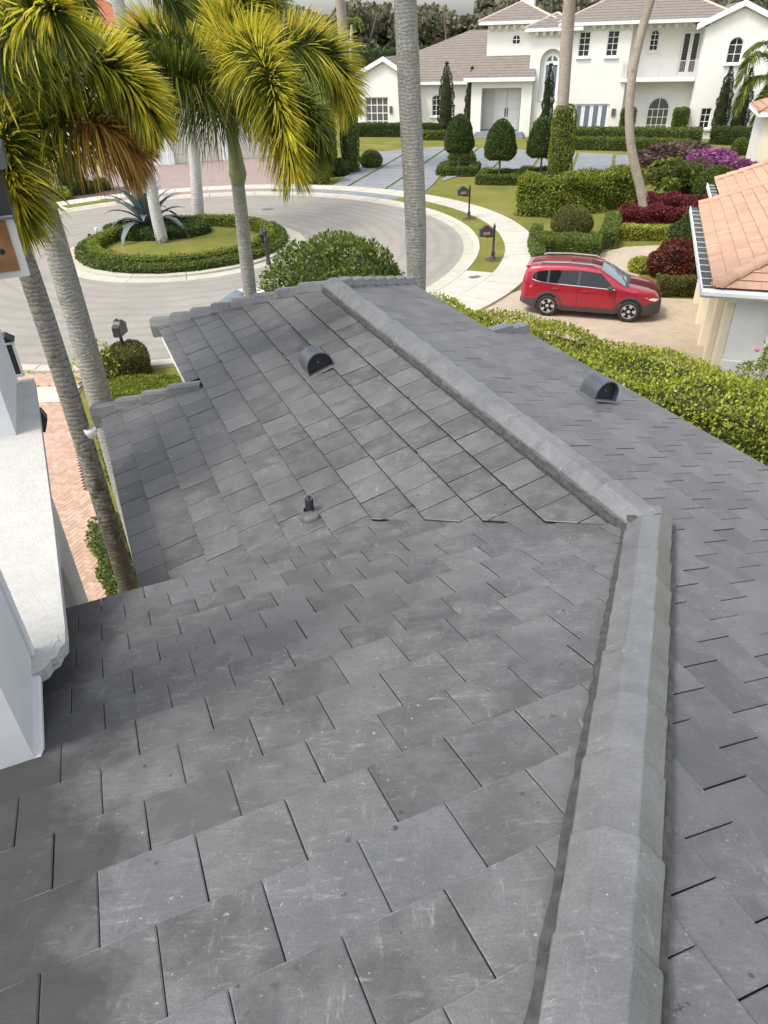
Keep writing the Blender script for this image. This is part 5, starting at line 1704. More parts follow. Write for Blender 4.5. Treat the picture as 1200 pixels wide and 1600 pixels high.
# porch
panel(mansion, 'wall', -13.4, -7.9, 0, 4.6, -0.6, [(-12.45, -8.85, 0.02, 3.9)], depth=0.6)
MB().add([(-13.4, -0.6, 0), (-13.4, 4.0, 0), (-13.4, 4.0, 4.6), (-13.4, -0.6, 4.6)], [(0, 3, 2, 1)]).build('wall', FW, mansion)
MB().box(-13.4, -8.3, 1.3, 1.5, 0, 4.6).build('porch_back_wall', FW, mansion)
MB().box(-13.3, -8.0, -0.55, 1.3, 3.92, 4.0).build('porch_ceiling', FW, mansion)
pr_ = MB().add([(-14.0, -1.15, 4.72), (-7.75, -1.15, 4.72), (-8.0, 1.6, 6.3), (-12.5, 1.6, 6.3), (-13.2, 4.2, 5.6), (-14.0, 4.0, 4.72)], [(0, 1, 2, 3), (0, 3, 4, 5)]).build('roof', MAT['far_roof'], mansion)
MB().cbox(-14.05, -7.7, -1.18, 0.0, 4.42, 4.715, 0.03).build('gutter', MAT['trim_white'], pr_)
for k in range(2):
    x0 = -11.55 + 1.25 * k
    dr = MB().cbox(x0, x0 + 1.2, 1.2, 1.298, 0.42, 3.7, 0.015).build('door', MAT['trim_white'], mansion)
    for r_i in range(4):
        for c_i in range(2):
            MB().cbox(x0 + 0.12 + 0.52 * c_i, x0 + 0.54 + 0.52 * c_i, 1.17, 1.199, 0.60 + 0.77 * r_i, 1.25 + 0.77 * r_i, 0.012).build('door_panel', MAT['trim_white'], dr)
    MB().cbox(x0 + (1.08 if k == 0 else 0.05), x0 + (1.14 if k == 0 else 0.11), 1.10, 1.165, 1.5, 2.2, 0.01).build('handle', MAT['black_metal'], dr)
for k in range(3):
    MB().box(-13.0 + 0.1 * k, -8.3 - 0.1 * k, -1.9 + 0.35 * k, 1.3, 0.14 * k, 0.14 * (k + 1) - 0.002).build('step', MAT['slab'], mansion)
# tower
panel(mansion, 'wall', -12.5, -8.3, 4.0, 8.6, 1.6, [(-10.27, -9.5, 7.1, 7.87, 0.385)])
w_ = window(mansion, -10.27, -9.5, 7.1, 7.87, 1.66, 0.385, 2, 1, 'glass', 0.05, False)
MB().add([(-10.27, 1.55, 7.1), (-9.5, 1.55, 7.1), (-9.5, 1.55, 7.49)] + [(-9.885 + 0.385 * math.cos(-PI * k / 12), 1.55, 7.485 + 0.385 * math.sin(-PI * k / 12)) for k in range(13)] + [(-10.27, 1.55, 7.49)],
         [(3 + k, 4 + k, 1 if k < 6 else 0) for k in range(12)] + [(9, 1, 0)]).build('round_surround', FW, mansion)
side(-12.5, -8.3, 1.6, 8, 8.6)
hip_roof(mansion, -12.5, -7.2, 1.6, 8.5, 8.9, 0.42, 0.75)
corbels(-12.4, -8.4, 1.6, 8.15, 6)
# stair tower with the tall arched window
panel(mansion, 'wall', -8.35, -5.0, 0, 8.0, -0.1, [(-7.45, -5.5, 2.75, 6.75, 0.97)], depth=0.45)
side(-8.35, -5.0, -0.1, 6, 8.0)
MB().box(-7.6, -5.3, 0.351, 0.40, 2.6, 6.9).build('niche_wall', FW, mansion)
window(mansion, -7.15, -5.75, 2.95, 6.45, 0.33, 0.7, 2, 1, 'shutter_blue', 0.16)
MB().box(-7.1, -5.8, 0.27, 0.33, 5.55, 5.8).build('transom', MAT['trim_white'], mansion)
hip_roof(mansion, -8.35, -4.6, -0.1, 6.0, 8.3, 0.42, 0.6)
corbels(-8.2, -5.1, -0.1, 7.6, 5)
# middle block
panel(mansion, 'wall', -5.0, 0.0, 0, 8.4, 0.0, [(-4.3, -3.38, 6.12, 7.9), (-1.95, -1.02, 6.1, 7.92), (-4.05, -1.1, 0.3, 2.55)])
side(-5.0, 0.0, 0.0, 8, 8.4)
window(mansion, -4.3, -3.38, 6.12, 7.9, 0.2, 0, 2, 4, slats=14)
window(mansion, -1.95, -1.02, 6.1, 7.92, 0.2, 0, 2, 4, slats=14)
for k in range(4):
    x0 = -4.05 + 0.7375 * k
    dr = MB().cbox(x0 + 0.01, x0 + 0.73, 0.12, 0.20, 0.3, 2.53, 0.01).build('french_door', MAT['trim_white'], mansion)
    MB().box(x0 + 0.14, x0 + 0.56, 0.10, 0.118, 0.36, 2.42).build('door_glass', MAT['shutter_blue'], dr)
MB().cbox(-0.84, -0.5, -0.14, -0.003, 1.65, 2.2, 0.02).build('sconce', MAT['glass_grey'], mansion)
corbels(-5.0, 0.2, 0.0, 7.98, 7)
hip_roof(mansion, -5.5, 7.6, 0.0, 11, 8.62, 0.42, 0.65)
# balcony bay
panel(mansion, 'wall', 0.0, 5.7, 0, 8.4, 1.5, [(2.25, 4.08, 0.12, 2.9, 0.9), (4.15, 5.65, 4.55, 7.75), (1.55, 2.25, 6.4, 7.9, 0.35)])
window(mansion, 2.25, 4.08, 0.12, 2.9, 1.68, 0.9, 4, 3, 'glass_grey', 0.06)
window(mansion, 1.55, 2.25, 6.4, 7.9, 1.68, 0.35, 2, 3)
for k in range(2):
    x0 = 4.17 + 0.74 * k
    dr = MB().cbox(x0, x0 + 0.72, 1.6, 1.68, 4.55, 7.73, 0.01).build('balcony_door', MAT['trim_white'], mansion)
    MB().box(x0 + 0.14, x0 + 0.58, 1.575, 1.598, 4.8, 7.55).build('door_glass', MAT['glass'], dr)
    s_ = MB()
    for j in range(16): s_.box(x0 + 0.15, x0 + 0.57, 1.56, 1.574, 5.75 + 0.11 * j, 5.78 + 0.11 * j)
    s_.build('shutter_slats', MAT['glass_grey'], dr)
corbels(0.4, 5.2, 1.5, 7.98, 7)
MB().cbox(-0.45, 5.6, -0.25, 1.5, 4.2, 4.46, 0.03).build('balcony_slab', MAT['trim_white'], mansion)
rail = MB().box(-0.4, 5.55, -0.18, -0.14, 5.66, 5.71).box(-0.4, 5.55, -0.18, -0.14, 4.58, 4.62).build('railing', MAT['iron_white'], mansion)
bal = MB().box(-0.011, 0.011, -0.011, 0.011, 0, 1.04).mesh('baluster')
for k in range(48):
    obj('baluster', bal, MAT['iron_white'], rail, (-0.38 + 5.9 * k / 47, -0.16, 4.62))
for x in (-0.4, 2.6, 5.5): MB().box(x - 0.03, x + 0.03, -0.19, -0.13, 4.46, 5.74).build('rail_post', MAT['iron_white'], rail)
# right gable
panel(mansion, 'wall', 5.65, 10.9, 0, 8.0, -1.5, [(7.6, 8.68, 5.48, 7.25, 0.52), (6.5, 7.3, 0.8, 2.3), (9.0, 9.75, 0.75, 2.3)], apex=(8.15, -1.5, 9.3))
side(5.65, 10.9, -1.5, 9, 8.0)
window(mansion, 7.6, 8.68, 5.48, 7.25, -1.32, 0.52, 2, 2, slats=12)
window(mansion, 6.5, 7.3, 0.8, 2.3, -1.32, 0, 2, 3)
window(mansion, 9.0, 9.75, 0.75, 2.3, -1.32, 0, 2, 3)
gable_roof(mansion, 4.9, 11.4, -1.5, 10, 8.15, 8.15, 9.62)
panel(mansion, 'wall', 10.9, 18, 0, 4.2, 0.5)
hip_roof(mansion, 10.9, 18, 0.5, 8, 4.4, 0.42, 0.5)
ch_ = MB().cbox(-10.3, -9.0, 6.0, 7.2, 9.0, 12.4, 0.05).build('chimney', FW, mansion)

# ---- white house with garage doors behind the island
gh = thing('garage_house', 'white house with ivory garage doors and red tile roof behind the left palms', 'house', (-11.6, 64.1, 0), math.radians(19))
panel(gh, 'wall', -9.5, 5.2, 0, 3.4, 0, [(-4.45, -0.65, 0.0, 2.7), (0.55, 4.3, 0.0, 2.7)], depth=0.3, mat=MAT['trim_white'])
for x0, x1 in ((-4.45, -0.65), (0.55, 4.3)):
    d_ = empty('garage_door', (0, 0, 0), 0, gh)
    for j in range(4): MB().cbox(x0, x1, 0.16, 0.24, 0.005 + 0.674 * j, 0.665 + 0.674 * j, 0.012).build('door_panel', MAT['garage_door'], d_)
for x in (-4.75, -0.32, 0.28, 4.55):
    p_ = MB().cbox(x - 0.2, x + 0.2, -0.14, -0.003, 0.9, 2.95, 0.02).build('pilaster', MAT['trim_white'], gh)
    MB().cbox(x - 0.26, x + 0.26, -0.2, -0.002, 0.0, 0.898, 0.02).build('plinth', MAT['trim_white'], p_)
MB().cbox(-9.5, 5.3, -0.22, -0.004, 2.96, 3.2, 0.03).build('cornice', MAT['trim_white'], gh)
MB().box(-9.5, 5.2, 0.35, 9, 0, 3.4).build('wall', MAT['trim_white'], gh)
hip_roof(gh, -9.5, 5.2, 0, 9, 3.62, 0.40, 0.5, 'red_roof')
MB().box(-13.5, -3.5, 7, 15, 0, 8.8).build('wall', MAT['trim_white'], gh)
hip_roof(gh, -13.5, -3.5, 7, 15, 9.0, 0.5, 0.6, 'red_roof')
for x in (-12.2, -9.0, -6.0):
    MB().box(x, x + 1.0, 6.95, 7.0, 6.0, 7.6).build('window', MAT['glass'], gh)
wl_ = thing('garden_wall', 'low white garden wall at the far left beyond the lawn', 'wall', (*(-30.57, 72.28), 0), 0.15)
MB().cbox(-9, 7.5, -0.12, 0.12, 0, 1.5, 0.03).build('wall', MAT['trim_white'], wl_)
MB().cbox(-9.05, 7.55, -0.17, 0.17, 1.502, 1.6, 0.03).build('coping', MAT['trim_white'], wl_)
lw = thing('garden_wall', 'low cream wall beside the small clipped ball at the right', 'wall', (*(23.54, 49.42), 0), -0.3)
MB().cbox(-1.6, 3.0, -0.15, 0.15, 0, 0.95, 0.03).build('wall', MAT['cream'], lw)

# ---- neighbour with the terracotta roof: local y runs along its left eave, away from the camera
NB = thing('neighbour_house', 'cream and grey neighbour house with terracotta tile roof at the right edge', 'house', (8.0, 16.6, 0), math.radians(-19.2))


def terra(name, c0, c1, d):
    t = NT(name)
    oi = t.new('ShaderNodeObjectInfo').outputs['Random']; ri = t.new('ShaderNodeNewGeometry').outputs['Random Per Island']
    r_ = t.math('FRACT', t.math('ADD', oi, ri))
    p = t.pos()
    c = t.ramp(r_, [(0, c0), (1, c1)])
    c = t.mix(t.ramp(t.noise(p, 5, 6, 0.7), [(0.45, 0.0), (0.75, 0.5)]), c, d)
    return t.done(c, 0.85, 0, 0.25)


MAT['terra'] = terra('terracotta_tile', (0.42, 0.245, 0.165), (0.50, 0.31, 0.22), (0.54, 0.38, 0.29))
MAT['terra_edge'] = plain('terracotta_edge', (0.46, 0.25, 0.165), 0.85, var=0.2)
MAT['terra_side'] = plain('dark_terracotta_side', (0.12, 0.06, 0.04), 0.9, var=0.3)  # darker brown on the side faces of the tiles
MAT['gutter'] = plain('grey_white_gutter', (0.72, 0.73, 0.73), 0.45, var=0.08)
MAT['mesh_dark'] = plain('dark_gutter_mesh', (0.06, 0.065, 0.055), 0.7, var=0.3)
NZ = 3.02
NA = math.radians(20)
NC, NS_ = math.cos(NA), math.sin(NA)
nl = make_slope(NB, 'left_roof_slope', (0, 0, NZ), (0, 1, 0), (-NC, 0, -NS_), (-NS_, 0, NC), [(0, 0), (9.7, 0), (9.7, -4.6), (4.6 * NC, -4.6)], MAT['deck'])
ncut = lay_tiles(nl, [0.02 - 0.33 * k for k in range(0, 14)], -0.2, 9.9, 0.0, 0.33, lambda u, v: [(-1, -NC, 0.0), (1, 0, 9.7)])
nf = make_slope(NB, 'front_roof_slope', (0, 0, NZ), (-1, 0, 0), (0, -NC, -NS_), (0, -NS_, NC), [(0, 0), (-5.5, 0), (-5.5, -4.6), (-4.6 * NC, -4.6)], MAT['deck'])
ncut += lay_tiles(nf, [0.02 - 0.33 * k for k in range(0, 10)], -5.6, 0.2, 0.0, 0.33, lambda u, v: [(1, -NC, 0.0), (-1, 0, 5.5)])
n2 = make_slope(NB, 'upper_roof_slope', (0.75, 0, NZ + 0.05), (0, 1, 0), (-NC, 0, -NS_), (-NS_, 0, NC), [(9.75, 0), (14.4, 0), (14.4, -4.0), (9.75, -4.0)], MAT['deck'])
ncut += lay_tiles(n2, [0.02 - 0.33 * k for k in range(0, 11)], 9.8, 14.4, 0.0, 0.33, lambda u, v: [(-1, 0, -9.82), (1, 0, 14.4)])
place_tiles(ncut, [MAT['terra'], MAT['terra_edge'], MAT['terra_side']], 300, Vector((0, 0, EYE)))


def barrel_run(p0, p1, n, r=0.14):
    """round cap tiles, each with a raised lower end"""
    p0, p1 = Vector(p0), Vector(p1)
    ax = (p1 - p0) / n
    m = MB()
    L = ax.length
    ang_n = 9
    vs = []
    for y, s in ((0, 1.18), (0.04, 1.2), (L * 1.08, 0.9)):
        for k in range(ang_n + 1): vs.append((-r * s * math.cos(PI * k / ang_n), y, r * s * 0.85 * math.sin(PI * k / ang_n) - 0.02))
    fs = [tuple(range(ang_n, -1, -1))]
    for q in range(2):
        for k in range(ang_n): a_ = q * (ang_n + 1) + k; fs.append((a_, a_ + 1, a_ + ang_n + 2, a_ + ang_n + 1))
    m.add(vs, fs)
    me = m.mesh('ridge_cap', True)
    y_ = ax.normalized(); x_ = y_.cross(Vector((0, 0, 1))).normalized(); z_ = x_.cross(y_)
    for k in range(n):
        q = p0 + ax * k + z_ * 0.03
        o = obj('ridge_cap', me, MAT['terra'], NB)
        o.matrix_local = Matrix(((x_.x, y_.x, z_.x, q.x), (x_.y, y_.y, z_.y, q.y), (x_.z, y_.z, z_.z, q.z), (0, 0, 0, 1)))


tt = math.tan(NA)
barrel_run((0.02, 0.02, NZ + 0.03), (4.2, 4.2, NZ + 0.03 + 4.2 * tt), 11, 0.15)
barrel_run((-0.02, 9.72, NZ + 0.03), (4.2, 9.72, NZ + 0.03 + 4.2 * tt), 10, 0.12)
barrel_run((0.72, 14.42, NZ + 0.08), (4.4, 14.42, NZ + 0.08 + 3.68 * tt), 9, 0.12)
for x0, y0, y1 in ((0.0, -0.05, 9.6), (0.75, 9.9, 14.3)):
    g_ = MB().box(x0 - 0.30, x0 - 0.265, y0, y1, NZ - 0.16, NZ + 0.0).box(x0 - 0.265, x0 - 0.02, y0, y1, NZ - 0.16, NZ - 0.13).build('gutter', MAT['gutter'], NB)
    MB().box(x0 - 0.264, x0 - 0.03, y0 + 0.01, y1, NZ - 0.05, NZ - 0.035).build('gutter_mesh', MAT['mesh_dark'], g_)
    hb = MB().box(-0.135, 0.135, -0.012, 0.012, 0, 0.014).mesh('hanger')
    for k in range(int((y1 - y0) / 0.62)): obj('hanger', hb, MAT['gutter'], g_, (x0 - 0.15, y0 + 0.3 + 0.62 * k, NZ - 0.03))
g_ = MB().prism([(-0.30, NZ - 0.02), (-0.265, NZ - 0.02), (-0.265, NZ - 0.12), (-0.02, NZ - 0.14), (-0.02, NZ - 0.18), (-0.20, NZ - 0.18), (-0.24, NZ - 0.13), (-0.30, NZ - 0.10)], 'x', -0.30, 5.6).build('front_gutter', MAT['gutter'], NB)
MB().box(-0.28, 5.6, -0.264, 0.03, NZ - 0.035, NZ - 0.025).build('gutter_mesh', MAT['gutter'], g_)
MB().box(0.02, 5.5, 0.02, 9.6, NZ - 0.20, NZ - 0.06).build('soffit', MAT['gutter'], NB)
MAT['grey_white'] = plain('grey_white_stucco', (0.69, 0.69, 0.68), 0.9, var=0.04)
MB().box(0.62, 5.5, 0.45, 9.4, 0, NZ - 0.2).build('wall', MAT['cream'], NB)
MB().box(0.60, 5.5, 0.40, 0.449, 0, NZ - 0.2).build('front_wall', MAT['grey_white'], NB)
MB().cbox(0.58, 5.5, 0.36, 0.399, 0, 1.15, 0.01).build('dado', MAT['grey_white'], NB)
for y in (0.45, 2.4, 4.4, 6.4, 8.6):
    p_ = MB().cbox(0.40, 0.618, y, y + 0.42, 0, NZ - 0.45, 0.03).build('pilaster', MAT['cream'], NB)
    MB().prism([(0.30, NZ - 0.201), (0.62, NZ - 0.201), (0.62, NZ - 0.449), (0.40, NZ - 0.449), (0.36, NZ - 0.36), (0.31, NZ - 0.30)], 'y', y - 0.04, y + 0.46).build('bracket', MAT['trim_white'], p_)
ds = MB().tube([(1.5, -0.15, NZ - 0.19), (1.5, -0.14, NZ - 0.36), (1.5, 0.26, NZ - 0.62), (1.5, 0.28, NZ - 0.9), (1.5, 0.28, 0.1)], [0.06] * 5, 10).build('downspout', MAT['gutter'], NB)
for z in (2.0, 1.2): MB().cbox(1.41, 1.59, 0.20, 0.36, z, z + 0.05, 0.008).build('strap', MAT['gutter'], ds)
# small pavilion behind it
MAT['red_roof2'] = roof_mat('pale_terracotta_tiles', (0.42, 0.25, 0.17), (0.50, 0.31, 0.22), (0.24, 0.12, 0.08), 0.16)
pv_ = thing('pavilion', 'small cream pavilion with terracotta hip roof at the right edge, far side', 'pavilion', (*(23.61, 47.72), 0), math.radians(-19.2))
panel(pv_, 'wall', 0.0, 5.0, 0, 3.6, 0.0, [(0.7, 2.4, 0.0, 2.8, 0.8)], depth=0.35, mat=MAT['cream'])
MB().add([(0, 0, 0), (0, 5, 0), (0, 5, 3.6), (0, 0, 3.6)], [(0, 3, 2, 1)]).build('wall', MAT['grey_white'], pv_)
MB().box(0.3, 5, 0.36, 5, 0, 3.6).build('wall', MAT['cream'], pv_)
hip_roof(pv_, 0, 5, 0, 5, 3.8, 0.42, 0.5, 'red_roof2' if 'red_roof2' in MAT else 'red_roof')


# ------------------------------------------------------------------ cars
def car_paint(name, c, flake=0.0):
    t = NT(name)
    t.b.inputs['Coat Weight'].default_value = 0.8
    t.b.inputs['Coat Roughness'].default_value = 0.06
    c2 = t.ramp(t.noise(t.objco(), 2.0, 3), [(0.3, tuple(x * 0.93 for x in c)), (0.7, c)])
    return t.done(c2, 0.38, 0.25 if flake else 0.0, 0.5)


MAT['red_paint'] = car_paint('red_car_paint', (0.34, 0.010, 0.028), 1)
MAT['silver_paint'] = car_paint('silver_car_paint', (0.62, 0.63, 0.64), 1)
MAT['plastic'] = plain('grey_black_plastic', (0.045, 0.047, 0.05), 0.6, var=0.1)
MAT['tyre'] = plain('tyre_rubber', (0.02, 0.02, 0.02), 0.8, var=0.2)
MAT['alloy'] = plain('machined_alloy', (0.66, 0.66, 0.66), 0.28, 0.8, var=0.05)
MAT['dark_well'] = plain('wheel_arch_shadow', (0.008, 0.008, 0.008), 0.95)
MAT['car_glass'] = plain('tinted_car_glass', (0.010, 0.012, 0.015), 0.04, spec=0.45, var=0.1)
MAT['screen_glass'] = plain('windscreen_glass', (0.10, 0.125, 0.14), 0.05, spec=0.9, var=0.25, scale=5)
MAT['lamp_clear'] = plain('clear_lamp', (0.75, 0.76, 0.72), 0.1, var=0.05)
MAT['lamp_red'] = plain('red_lamp', (0.55, 0.06, 0.06), 0.12, var=0.2)
MAT['chrome'] = plain('chrome', (0.75, 0.75, 0.76), 0.15, 0.95, var=0.03)


def lerp_tab(tab, x):
    for (x0, a), (x1, b) in zip(tab, tab[1:]):
        if x <= x1: return a + (b - a) * max(0, min(1, (x - x0) / (x1 - x0)))
    return tab[-1][1]


def make_car(label, loc, rz, paint, sp):
    """front towards +x; sp = body tables"""
    c = thing('car', label, 'car', loc, rz)
    top, wid, bot = sp['top'], sp['wid'], sp['bot']
    belt = sp['belt']
    X0, X1 = top[0][0], top[-1][0]
    zroof = max(q[1] for q in top)

    def half(x, z):
        """half width of the body at x, z"""
        w = lerp_tab(wid, x)
        b = lerp_tab(belt, x)
        low = 0.50
        if z <= low: k = 1.0 - 0.05 * ((low - z) / 0.3) ** 2 * 0.8
        elif z <= b: k = 1.0 - 0.035 * ((z - low) / (b - low)) ** 2
        else: k = 0.965 - sp['tumble'] * (z - b) / (zroof - b)
        return w * k

    xs = sorted({X0, X1, *[q[0] for q in top], *np.linspace(X0, X1, 46)})
    nz = 12
    vs, fs, mi = [], [], []
    ring = 2 * (nz + 4)
    for x in xs:
        zt, zb = lerp_tab(top, x), lerp_tab(bot, x)
        edge = zt - 0.035 - 0.045 * min(1, max(0, (zt - 0.9) / 0.6))
        col_ = []
        for k in range(nz + 1):
            z = zb + (edge - zb) * k / nz
            col_.append((half(x, z), z))
        he = half(x, edge)
        col_ += [(he * 0.93, zt - 0.018), (he * 0.62, zt - 0.004), (0.0, zt)]
        pts = [(x, -y, z) for y, z in col_] + [(x, y, z) for y, z in reversed(col_)]
        vs += pts
    R_ = len(pts)
    for i in range(len(xs) - 1):
        for k in range(R_ - 1):
            fs.append((i * R_ + k, i * R_ + k + 1, (i + 1) * R_ + k + 1, (i + 1) * R_ + k))
    fs.append(tuple(range(R_ - 1, -1, -1))); fs.append(tuple((len(xs) - 1) * R_ + k for k in range(R_)))
    me = MB().add(vs, fs).mesh('body', True)
    me.polygons[-1].use_smooth = False; me.polygons[-2].use_smooth = False
    body = obj('body', me, paint, c)

    def patch(name, outline, mat, parent, off=0.006, sides=(-1, 1), nx=10, nzz=6, label=None):
        """piece lying on the side of the body; outline in (x, z), quads between lower and upper edges"""
        lo, hi = outline
        for sd_ in sides:
            vs, fs = [], []
            for i in range(nx + 1):
                x = lo[0][0] + (lo[-1][0] - lo[0][0]) * i / nx
                xh = hi[0][0] + (hi[-1][0] - hi[0][0]) * i / nx
                zl_, zh_ = lerp_tab(lo, x), lerp_tab(hi, xh)
                for k in range(nzz + 1):
                    f = k / nzz
                    xx = x + (xh - x) * f; z = zl_ + (zh_ - zl_) * f
                    vs.append((xx, sd_ * (half(xx, z) + off), z))
            for i in range(nx):
                for k in range(nzz):
                    a = i * (nzz + 1) + k
                    q = (a, a + nzz + 1, a + nzz + 2, a + 1)
                    fs.append(q if sd_ < 0 else q[::-1])
            o = MB().add(vs, fs).build(name, mat, parent, smooth=True)
            if label: o['label'] = label

    for w in sp['windows']: patch('window', w, MAT['car_glass'], body)
    for w in sp['pillars']: patch('pillar', w, MAT['plastic'], body, 0.008)
    for w in sp['lines']: patch('door_seam', w, MAT['dark_well'], body, 0.0035, nx=1, nzz=8)
    for w in sp['trims']: patch('window_trim', w, MAT['chrome'], body, 0.010, nx=16, nzz=1)
    for w in sp['sills']: patch('sill_cladding', w, MAT['plastic'], body, 0.012, nx=12, nzz=3)

    # front and rear screens lie on the lofted top
    def screen(name, x0, x1, mat, inset=0.84):
        vs, fs = [], []
        n = 8; mm = 10
        for i in range(n + 1):
            x = x0 + (x1 - x0) * i / n
            zt = lerp_tab(top, x)
            edge = zt - 0.035 - 0.045 * min(1, max(0, (zt - 0.9) / 0.6))
            he = half(x, edge) * inset
            for k in range(mm + 1):
                f = -1 + 2 * k / mm
                vs.append((x, he * f, zt + 0.012 - 0.018 * abs(f) ** 3))
        for i in range(n):
            for k in range(mm):
                a = i * (mm + 1) + k
                fs.append((a, a + mm + 1, a + mm + 2, a + 1))
        me = MB().add(vs, fs).mesh(name, True)
        if me.polygons[0].normal.z < 0: me.flip_normals()
        return obj(name, me, mat, c)

    screen('windscreen', *sp['screen'], MAT['screen_glass'], 0.90)
    screen('rear_screen', *sp['rear'], MAT['car_glass'], 0.86)
    # wheels
    for wx in sp['axles']:
        for sd_ in (-1, 1):
            yb = half(wx, 0.5)
            ow = empty('wheel', (wx, sd_ * (yb - 0.09), sp['wr']), 0, c)
            ow.rotation_euler = (PI / 2 if sd_ < 0 else -PI / 2, 0, 0)
            R = sp['wr']
            MB().lathe([(R * 0.64, 0.095), (R * 0.70, 0.11), (R * 0.93, 0.105), (R * 0.985, 0.085), (R, 0.04), (R, -0.06), (R * 0.93, -0.11), (R * 0.5, -0.11)], 32).build('tyre', MAT['tyre'], ow, smooth=True)
            rim = MB().lathe([(R * 0.60, 0.06), (R * 0.655, 0.10), (R * 0.655, 0.115), (R * 0.62, 0.112)], 32)
            for k in range(5):
                for sft in (-0.13, 0.13):
                    a = 2 * PI * k / 5 + sft
                    ca2, sa2 = math.cos(a), math.sin(a)
                    w1, w2 = 0.018, 0.026
                    q = []
                    for rr, ww, zz in ((0.05, w1, 0.085), (R * 0.63, w2, 0.108)):
                        q += [(rr * ca2 - ww * sa2, rr * sa2 + ww * ca2, zz), (rr * ca2 + ww * sa2, rr * sa2 - ww * ca2, zz)]
                    q += [(v[0], v[1], v[2] - 0.03) for v in q]
                    rim.add(q, [(0, 1, 3, 2), (0, 2, 6, 4), (1, 5, 7, 3)])
            rim.lathe([(0.0, 0.10), (0.055, 0.098), (0.065, 0.07)], 14)
            rim.build('rim', MAT['alloy'], ow)
            MB().lathe([(0.0, 0.03), (R * 0.64, 0.03)], 24).build('rim_back', MAT['dark_well'], ow)
            # arch: dark well and grey flare around it
            an = 18
            A_ = []
            yo = sd_ * (yb + 0.004)
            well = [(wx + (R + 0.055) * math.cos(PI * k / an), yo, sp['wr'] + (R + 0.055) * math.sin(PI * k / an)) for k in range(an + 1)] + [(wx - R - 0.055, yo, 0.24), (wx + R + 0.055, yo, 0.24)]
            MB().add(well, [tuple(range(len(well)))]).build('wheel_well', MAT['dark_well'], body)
            fl_ = []
            ff = []
            for k in range(an + 3):
                a = -0.15 + (PI + 0.30) * k / (an + 2)
                for rr, yy in ((R + 0.05, 0.018), (R + 0.105, 0.020), (R + 0.115, 0.0)):
                    x_, z_ = wx + rr * math.cos(a), sp['wr'] + rr * math.sin(a)
                    fl_.append((x_, sd_ * (half(x_, min(z_, 0.9)) + yy), z_))
            for k in range(an + 2):
                for j in range(2): ff.append((3 * k + j, 3 * k + j + 1, 3 * k + 4 + j, 3 * k + 3 + j))
            MB().add(fl_, ff).build('arch_flare', sp.get('flare') or MAT['plastic'], body)
    for sd_ in (-1, 1):
        mx, mz = sp['mirror']
        m = MB().cbox(-0.09, 0.07, -0.10, 0.10, -0.06, 0.07, 0.03)
        m.build('mirror', sp['mirror_mat'], c, loc=(mx, sd_ * (half(mx, mz) + 0.09), mz))
        for hx, hz in sp['handles']:
            MB().cbox(-0.10, 0.10, -0.018, 0.018, -0.014, 0.014, 0.006).build('door_handle', paint, body, loc=(hx, sd_ * (half(hx, hz) + 0.018), hz))
    return c, body, half


suv = dict(
    top=[(-2.28, 0.95), (-2.25, 1.18), (-2.16, 1.48), (-2.02, 1.60), (-1.6, 1.655), (-0.8, 1.685), (-0.1, 1.665), (0.28, 1.60), (0.62, 1.42), (0.95, 1.22), (1.14, 1.12), (1.5, 1.065), (1.85, 1.0), (2.08, 0.92), (2.20, 0.80), (2.28, 0.62)],
    wid=[(-2.28, 0.70), (-2.15, 0.82), (-1.8, 0.90), (-1.0, 0.922), (0.6, 0.922), (1.5, 0.905), (1.9, 0.84), (2.12, 0.70), (2.28, 0.50)],
    bot=[(-2.28, 0.42), (-2.0, 0.30), (-1.5, 0.24), (1.5, 0.24), (2.0, 0.25), (2.28, 0.34)],
    belt=[(-2.28, 1.16), (-1.4, 1.10), (0.4, 1.04), (1.2, 1.02), (2.28, 0.9)], tumble=0.20,
    windows=[(([(-1.92, 1.22), (-1.70, 1.155), (-1.42, 1.13)]), [(-1.86, 1.42), (-1.42, 1.50)]), ([(-1.36, 1.125), (-0.42, 1.085)], [(-1.34, 1.51), (-0.42, 1.55)]), ([(-0.34, 1.08), (0.80, 1.05)], [(-0.34, 1.55), (0.30, 1.50)])],
    pillars=[([(-0.425, 1.08), (-0.335, 1.08)], [(-0.425, 1.555), (-0.335, 1.555)]), ([(-1.425, 1.12), (-1.355, 1.12)], [(-1.425, 1.50), (-1.345, 1.515)])],
    lines=[([(-0.388, 0.40), (-0.376, 0.40)], [(-0.388, 1.08), (-0.376, 1.08)]), ([(0.84, 0.42), (0.852, 0.42)], [(0.84, 1.03), (0.852, 1.03)]), ([(-1.30, 0.72), (-1.288, 0.72)], [(-1.30, 1.10), (-1.288, 1.10)])],
    trims=[([(-1.93, 1.195), (-1.70, 1.135), (-1.42, 1.11), (0.80, 1.03)], [(-1.93, 1.215), (-1.70, 1.153), (-1.42, 1.128), (0.80, 1.048)])],
    sills=[([(-0.98, 0.25), (1.00, 0.25)], [(-0.98, 0.40), (1.00, 0.40)]), ([(-2.22, 0.36), (-1.78, 0.30)], [(-2.22, 0.56), (-1.78, 0.56)])],
    screen=(0.28, 1.10), rear=(-2.20, -2.05), axles=(-1.33, 1.33), wr=0.36, mirror=(0.66, 1.08), mirror_mat=MAT['plastic'], handles=[(-1.12, 0.96), (-0.14, 0.93)])
pf, pr2 = Vector((8.30, 22.89)), Vector((5.83, 23.78))
dirv = (pf - pr2).normalized()
perp = Vector((-dirv.y, dirv.x))
mid = (pf + pr2) / 2 + perp * 0.86
suv_o, suv_b, suv_half = make_car('red compact SUV parked on the beige brick drive', (mid.x, mid.y, 0.022), math.atan2(dirv.y, dirv.x), MAT['red_paint'], suv)
